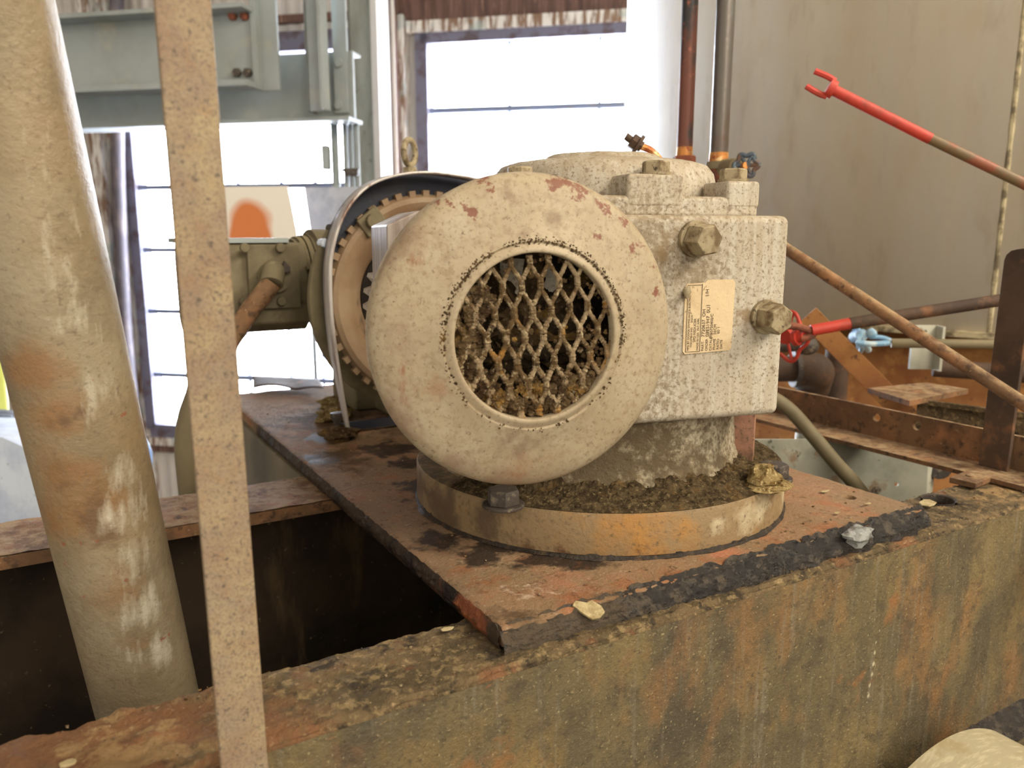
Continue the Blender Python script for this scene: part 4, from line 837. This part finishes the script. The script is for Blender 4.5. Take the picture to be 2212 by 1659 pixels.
tag(mb.build('grease_crust', M('tar_crust', (64, 50, 38), [((132, 76, 46), 30, .5, .6, {'mask': [(.236, .46, 1.74, .09)], 'boost': .2, 'cut': .3}), ((38, 32, 30), 30, .5, .6, {'r': .3})], rough=.5, bump=((160, .8),))), 'dark tarry crust along the pit-side edge of the rusty plate', 'grease', kind='stuff')
t = thing('putty_smear', onz(1845, 1165, 1.745), 'pale grey smear of putty on the black grease bead', 'putty')
mb = MB(); c = onz(1855, 1156, 1.749); mb.lump(c, .0125, .3, 1.8, 3, (1.2, .7, .62), 6); mb.build('smear', m_tape, t)
mb = MB(); p = ony(2150, 1575, .385)
mb.grid(120, 10, lambda i, j: (.72+.9*i, .391-.030*j, 1.4985+.012*(1-j)**2+.004*abs(mn.noise(Vector((i*60, j*6, 0))))))
tag(mb.build('grease_fillet', m_grease), 'black oily grime lying on the lower ledge of the vat wall', 'grease', kind='stuff')
# chips
def chip(px, z, size, lab, th=.25, seed=1, sub=2, rot=0, mat=m_chip):
    c = onz(*px, z); mb = MB(); n = 7; random.seed(seed); pts = [(size[0]*(.8+.4*random.random())*math.cos(k*2*math.pi/n), size[1]*(.8+.4*random.random())*math.sin(k*2*math.pi/n)) for k in range(n)]
    m = Matrix.Translation(c+Vector((0, 0, .0008))) @ Matrix.Rotation(rot, 4, 'Z')
    mb.prism(pts, 0, size[2], lambda x, y, e: m @ Vector((x, y, e))); 
    for v in mb.b.verts: v.co.z += .0006*mn.noise(v.co*200)
    return tag(mb.build('paint_chip', mat, bevel=.0004), lab, 'chip', 'flakes lying about the plate and rim')
t = onz(1268, 1345, 1.737)
mb = MB(); m = Matrix.Translation(t+Vector((-.001, -.003, .0110))) @ Matrix.Scale(.98, 4) @ Matrix.Rotation(.0, 4, 'Z') @ Matrix.Rotation(R_(38), 4, 'X') @ Matrix.Rotation(R_(-15), 4, 'Y')
mb.prism([(-.0095, .007), (-.006, .0095), (.001, .005), (.005, .0055), (.0095, -.001), (.0098, -.006), (.0045, -.0085), (-.001, -.0075), (-.0055, -.001)], -.0013, .0013, lambda x, y, e: m @ Vector((x, y, e)))
tag(mb.build('paint_chip', m_chip, bevel=.0005), 'pale cream flake leaning on the grease bead, the largest one', 'chip', 'flakes lying about the plate and rim')
chip((966, 1363), 1.736, (.0045, .0025, .0012), 'small oval cream flake on the rim next to the plate corner', seed=2)
chip((148, 1654), 1.737, (.0040, .0028, .0014), 'cream flake on the rusty rim at the photo lower edge', seed=9)
chip((1875, 1090), 1.7512, (.0045, .002, .0006), 'tiny flake just beyond the round hole of the plate', seed=4)
chip((1808, 1110), 1.7512, (.004, .002, .0006), 'tiny flake before the round hole of the plate', seed=5)
chip((1782, 1063), 1.7512, (.006, .002, .0006), 'tiny flake beside the round hole, toward the gearmotor', seed=6)
chip((2003, 1090), 1.737, (.013, .008, .0012), 'tan flake bridging the notch in the rim', seed=7, rot=.4)
chip((2190, 1048), 1.737, (.008, .004, .003), 'cream flake on the rim at the foot of the flat bar', seed=8)
# debris near guard foot
for i, (px, r, lab, mt_) in enumerate((((722, 878), .017, 'brown clod on the plate, upper of the two beside the guard strip', m_straw), ((722, 905), .020, 'tan clod on the plate, lower of the two beside the guard strip', m_straw), ((735, 948), .018, 'dark flat clod at the foot of the guard strip', m_crust_d))):
    c = onz(*px, 1.752); tag(MB().lump(c+Vector((0, 0, r*.35)), r, .35, 1.8, 3, (1.2, .9, .5), i+4).build('clod', mt_), lab, 'dirt clod', 'clods beside the guard strip')
t = thing('anchor_bolt', onz(732, 945, 1.75), 'short dark waisted bolt standing among clods by the guard strip', 'bolt')
c = onz(729, 935, 1.752); MB().lathe([(0, 0), (.007, 0), (.0045, .006), (.0045, .014), (.008, .02), (.008, .026), (0, .027)], Matrix.Translation(c), 16).build('shank', m_dbolt, t)
mb = MB(); random.seed(21)
for k in range(300):
    x = random.uniform(.25, .68); y = random.uniform(.42, 1.2)
    if (Vector((x, y))-GO.xy).length < .182: continue
    mb.lump((x, y, 1.7508), random.choice((.0005, .0008, .0012)), .5, 1.5, 1, (1, 1, .6), k)
for k in range(500):
    x = random.uniform(-.1, 1.2); y = random.uniform(.394, .465); mb.lump((x, y, 1.736), random.choice((.0004, .0006, .0010)), .5, 1.5, 1, (1, 1, .6), k)
tag(mb.build('grit', m_crust), 'fine tan grit scattered on the rusty plate and rim', 'grit', kind='stuff')
t = thing('bent_sheet', onz(620, 855, 1.75), 'curled thin dark sheet lying at the far end of the plate', 'sheet')
mb = MB(); A, B = onz(548, 842, 1.755), onz(700, 850, 1.755)
mb.grid(24, 6, lambda i, j: tuple(A+(B-A)*i+Vector((.02*j, .09*j, .003+.006*abs(math.sin(i*5.2))*(1-j)+.004*j)))); mb.build('sheet', m_drust, t, solid=.0012)

# ================================================================== REAR GEAR UNIT
gy = .926
u = thing('rear_gear_unit', (.43, 1.05, 1.75), 'tan rear gear drive with guarded toothed drum and eyebolt, behind the fan cover', 'gear drive')
arch = [ony(x, y, gy) for x, y in ((757, 952), (741, 850), (727, 760), (718, 680), (715, 600), (719, 545), (735, 485), (765, 432), (805, 397), (860, 378), (920, 372), (980, 377), (1045, 391), (1100, 420), (1150, 470), (1180, 560), (1190, 700), (1185, 900), (1180, 960))]
arch[0].z = 1.7535; arch[-1].z = 1.7535
def smooth(P, n=4):
    out = []
    for i in range(len(P)-1):
        p0 = P[max(i-1, 0)]; p1 = P[i]; p2 = P[i+1]; p3 = P[min(i+2, len(P)-1)]
        for k in range(n):
            t_ = k/n; out.append(.5*((2*p1)+(p2-p0)*t_+(2*p0-5*p1+4*p2-p3)*t_*t_+(3*p1-p0-3*p2+p3)*t_**3))
    return out+[P[-1]]
AP = smooth(arch)
mb = MB(); mb.grid(len(AP)-1, 3, lambda i, j: tuple(AP[round(i*(len(AP)-1))]+Vector((0, j*.026*min(1, .35+i*6), 0)))); mb.build('guard_strip', M('bright_guard_edge', (196, 190, 186), [((132, 108, 96), 60, .46, .62, {'st': (1, 1, .12)})], rough=.3, metal=.3, bump=((90, .1),)), u, solid=.003)
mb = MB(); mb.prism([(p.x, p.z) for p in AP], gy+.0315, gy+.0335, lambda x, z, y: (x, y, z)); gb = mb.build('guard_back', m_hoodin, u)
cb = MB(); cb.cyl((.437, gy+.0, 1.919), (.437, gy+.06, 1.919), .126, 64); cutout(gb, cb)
cb = MB(); cb.prism([(.25, 1.765), (.40, 1.765), (.43, 1.80), (.35, 1.86), (.25, 1.90)], gy, gy+.06, lambda x, z, y: (x, y, z)); cutout(gb, cb)
DC = Vector((.437, 0, 1.919)); DRr = .132
mD = Matrix.Translation((DC.x, gy+.031, DC.z)) @ Matrix.Rotation(math.pi/2, 4, 'X')
MB().lathe([(DRr, 0), (DRr, .004), (DRr-.004, .010), (DRr-.010, .012), (DRr-.020, .009), (.104, .003), (.094, -.008), (.084, -.021), (.078, -.033), (.077, -.040), (0, -.040), (0, -.045), (DRr-.03, -.045)], mD, 96, close=True).build('drum', m_drum, u)
MB().lathe([(0, -.0395), (.0765, -.0395), (.0765, -.034), (.05, -.030), (0, -.030)], mD, 48).build('hub_shade_disc', m_black, u)  # black disc stands in for the shade deep inside the drum
mb = MB()
for k in range(44):
    a = k*2*math.pi/44; m = mD @ Matrix.Rotation(a, 4, 'Z'); mb.box((DRr-.004, -.0042, .0005), (DRr+.0048, .0042, .008), m)
mb.build('teeth', m_drum, u)
m = mD @ Matrix.Rotation(R_(128), 4, 'Z'); MB().box((DRr-.022, -.016, .008), (DRr+.004, .016, .015), m).build('lug', m_gm, u, bevel=.002)
MB().hexa(m @ Vector((DRr-.008, 0, .015)), (0, -1, 0), .009, .007, 12).build('bolt', m_gm, u)
# bolted flange ring behind the guard
mR = Matrix.Translation((DC.x, gy+.055, DC.z)) @ Matrix.Rotation(math.pi/2, 4, 'X')
MB().lathe([(.10, 0), (.150, 0), (.150, .010), (.10, .010)], mR, 96, close=True).build('flange_ring', m_gm, u)
for k in range(7):
    a = R_(100+k*8.5); p = mR @ Vector((.147*math.cos(a), .147*math.sin(a), 0)); MB().hexa(p+Vector((0, .002, 0)), (0, -1, 0), .0058, .020, 8).build('ring_bolt', m_dbolt if k % 2 else m_duct, u)  # every other bolt is pale, a window glint painted into its colour
# housing behind, foot
MB().lathe([(.0, 0), (.118, 0), (.118, .10), (0, .13)], Matrix.Translation((DC.x, gy+.085, DC.z)) @ Matrix.Rotation(-math.pi/2, 4, 'X'), 64).build('gear_case', m_gm, u)
mb = MB(); mb.box((.375, 1.07, 1.7522), (.54, 1.17, 1.80)); mb.box((.405, 1.0, 1.7522), (.52, 1.17, 1.83)); mb.build('foot', m_gm, u, bevel=.004)
mb = MB()
for k, (x, y) in enumerate(((755, 730), (770, 745), (783, 770))):
    c = ony(x, y, 1.02); mb.box((-.013, 0, -.003), (.013, .03, .003), Matrix.Translation(c) @ Matrix.Rotation(-1.0+.15*k, 4, 'Y'))
mb.build('window_gap_slat', m_duct, u)  # pale slats stand in for bright window showing through the housing
# eyebolt
c = atd(885, 330, 1.10); mb = MB(); mE = Matrix.Translation(c) @ Matrix.Rotation(math.pi/2, 4, 'X') @ Matrix.Rotation(R_(38), 4, 'Y')
n = 40; mb.tube([mE @ Vector((.0155*math.cos(2*math.pi*k/n), .0165*math.sin(2*math.pi*k/n), 0)) for k in range(n+1)], .0042, 10, 1); mb.cyl(c-Vector((0, 0, .019)), c-Vector((0, 0, .055)), .009, r2=.011); mb.build('eyebolt', m_bolt, u)
# side motor to the left
ya = 1.13; zc = 1.94
X = lambda px: ony(px, 590, ya).x
def hcyl(x0, x1, r, name, mat):
    return MB().cyl((x0, ya, zc), (x1, ya, zc), r, 48).build(name, mat, u)
def zof(y): return ony(600, y, ya-.06).z
mb = MB(); x0, x1 = X(395), X(640)
mb.prism([(-.060, -.055), (-.060, .028), (-.045, .050), (.045, .050), (.060, .028), (.060, -.055), (.04, -.068), (-.04, -.068)], x0, x1, lambda y, z, x: (x, ya+y, zc+z)); mb.build('side_case', m_gm, u, bevel=.003)
MB().box((X(512), ya-.068, zof(665)), (X(618), ya-.060, zof(528))).build('cover_plate', m_gm, u, bevel=.001)
for x, y in ((527, 535), (604, 535), (607, 650), (527, 650)):
    MB().hexa((ony(x, y, ya-.068).x, ya-.068, ony(x, y, ya-.068).z), (0, -1, 0), .006, .007, 10).build('cover_bolt', m_gm, u)
MB().box((X(380), ya-.05, zc+.050), (X(606), ya+.05, zc+.056)).build('top_gasket', m_gsteel, u)
for (a, b_, r, nm) in ((620, 630, .058, 'step_ring'), (632, 642, .060, 'step_ring'), (644, 652, .062, 'step_ring'), (652, 735, .068, 'adapter')): hcyl(X(a)+.012, X(b_)+.012, r, nm, m_gm)
mb = MB(); mb.cyl((X(630), ya, zc), (DC.x-.05, ya, zc), .055); mb.build('neck', m_gm, u)
p = ony(690, 607, ya-.068); MB().hexa(p, (0, -1, 0), .008, .008, 10).build('cover_bolt', m_gm, u); MB().box((p.x-.016, p.y, p.z+.016), (p.x+.02, p.y+.02, p.z+.02)).build('bracket_lip', m_gm, u)
# conduit elbow
t = thing('conduit_elbow', atd(570, 600, 1.12), 'brown conduit with a cast elbow leading from the side cover behind the tan post', 'conduit')
c0 = ony(588, 590, ya-.068)
MB().tube([c0, c0+Vector((-.004, -.022, .002)), c0+Vector((-.010, -.034, -.012))], .0145, 18, 5).build('elbow', m_gm, t)
MB().cyl(c0+Vector((.002, -.002, -.004)), c0+Vector((.002, -.008, -.004)), .021).build('washer', m_gm, t)
MB().prism([(0, 0), (.016, .004), (.006, .016)], -.02, -.012, lambda x, z, y: c0+Vector((x+.006, y, z))).build('tab', m_dbolt, t)
MB().tube([c0+Vector((-.009, -.033, -.010)), atd(520, 700, 1.0), atd(470, 800, .98), atd(455, 1000, 1.0)], .0125, 18, 6).build('pipe', m_rust, t)

# ================================================================== LOW LEFT MACHINES
t = thing('blue_duct_box', atd(40, 1030, 1.7), 'pale blue-white speckled machine casing behind the vat, at the lower left', 'casing')
BF = Frame(60, 1.7, 102); BF.u = -BF.u if BF.u.dot(Vector((cY, -sY, 0))) < 0 else BF.u; BF.n = Vector((-BF.u.y, BF.u.x, 0))
pxprism(BF, ((-260, 930), (-60, 935), (5, 945), (50, 965), (90, 1000), (118, 1060), (125, 1250), (-260, 1250)), 0, .15).build('casing', m_duct, t)
t = thing('finned_motor', atd(30, 920, 1.8), 'dark grey finned motor resting on the pale blue casing', 'motor')
c = atd(0, 940, 1.98); mb = MB(); mb.cyl(c-BF.u*.2, c+BF.u*.07, .052, 32)
for k in range(14):
    a = math.pi*k/13; d_ = (BF.n*math.cos(a)*-1+Vector((0, 0, math.sin(a)))); w_ = BF.u.cross(d_); m = Matrix((BF.u, d_, w_)).transposed().to_4x4(); m.translation = c; mb.box((-.2, .05, -.0015), (.065, .066, .0015), m)
mb.build('finned_body', m_bluegrey, t)
tag((lambda mb: (wbox(mb, BF, 22, 870, 75, 912, .16, .24), mb.build('junction_box', m_gsteel, bevel=.004))[1])(MB()), 'small grey box beside the yellow pole, behind the leaning pipe', 'box')
_a, _b = atd(2, 900, 2.25), atd(-16, 640, 2.25); tag(MB().cyl(_a+(_a-_b)*3.2, _b, .021).build('yellow_pole', m_yellow), 'bright yellow-green pole at the far left edge', 'pole')
t = thing('blue_fan_guard', atd(300, 990, 2.1), 'round blue fan guard peeking out behind the leaning pipe', 'fan guard')
c = atd(262, 990, 2.1); mF = Matrix.Translation(c) @ (vw(c)+Vector((.5, 0, .0))).to_track_quat('Z', 'Y').to_matrix().to_4x4()
MB().lathe([(.072, 0), (.080, .004), (.082, .012), (.078, .018), (.068, .014)], mF, 64, close=True).build('rim', m_bfan, t)
mb = MB()
for r in (.030, .042, .054, .064): mb.tube([mF @ Vector((r*math.cos(k*math.pi/24), r*math.sin(k*math.pi/24), .008)) for k in range(49)], .0022, 6, 1)
for k in range(6): mb.cyl(mF @ Vector((0, 0, .006)), mF @ Vector((.072*math.cos(k*math.pi/3+.2), .072*math.sin(k*math.pi/3+.2), .006)), .003, 8)
mb.build('wire_rings', m_duct, t); MB().cyl(mF @ Vector((0, 0, -.10)), mF @ Vector((0, 0, -.002)), .070, 48).build('motor_shell', m_black, t)
MB().cyl(c-Vector((0, 0, .07))-Vector((sY, cY, 0))*-.06, Vector((c.x+sY*.06, c.y+cY*.06, 0)), .02).build('stand', m_bfan, t)
# cream cylinder in the lower right corner
t = thing('cream_cylinder', (.65, .30, 1.46), 'cream rounded casing poking up in the lower right corner', 'casing')
c = ony(2212, 2096, .27); m = Matrix.Translation(c) @ Matrix.Rotation(math.pi/2, 4, 'X')
MB().lathe([(0, .03), (.10, .028), (.145, .018), (.163, .002), (.168, -.02), (.168, -.085), (0, -.085)], m, 96).build('casing', m_cream, t)
MB().box((c.x-.08, .22, 0), (c.x+.08, .34, c.z-.12)).build('stand', m_drust, t)
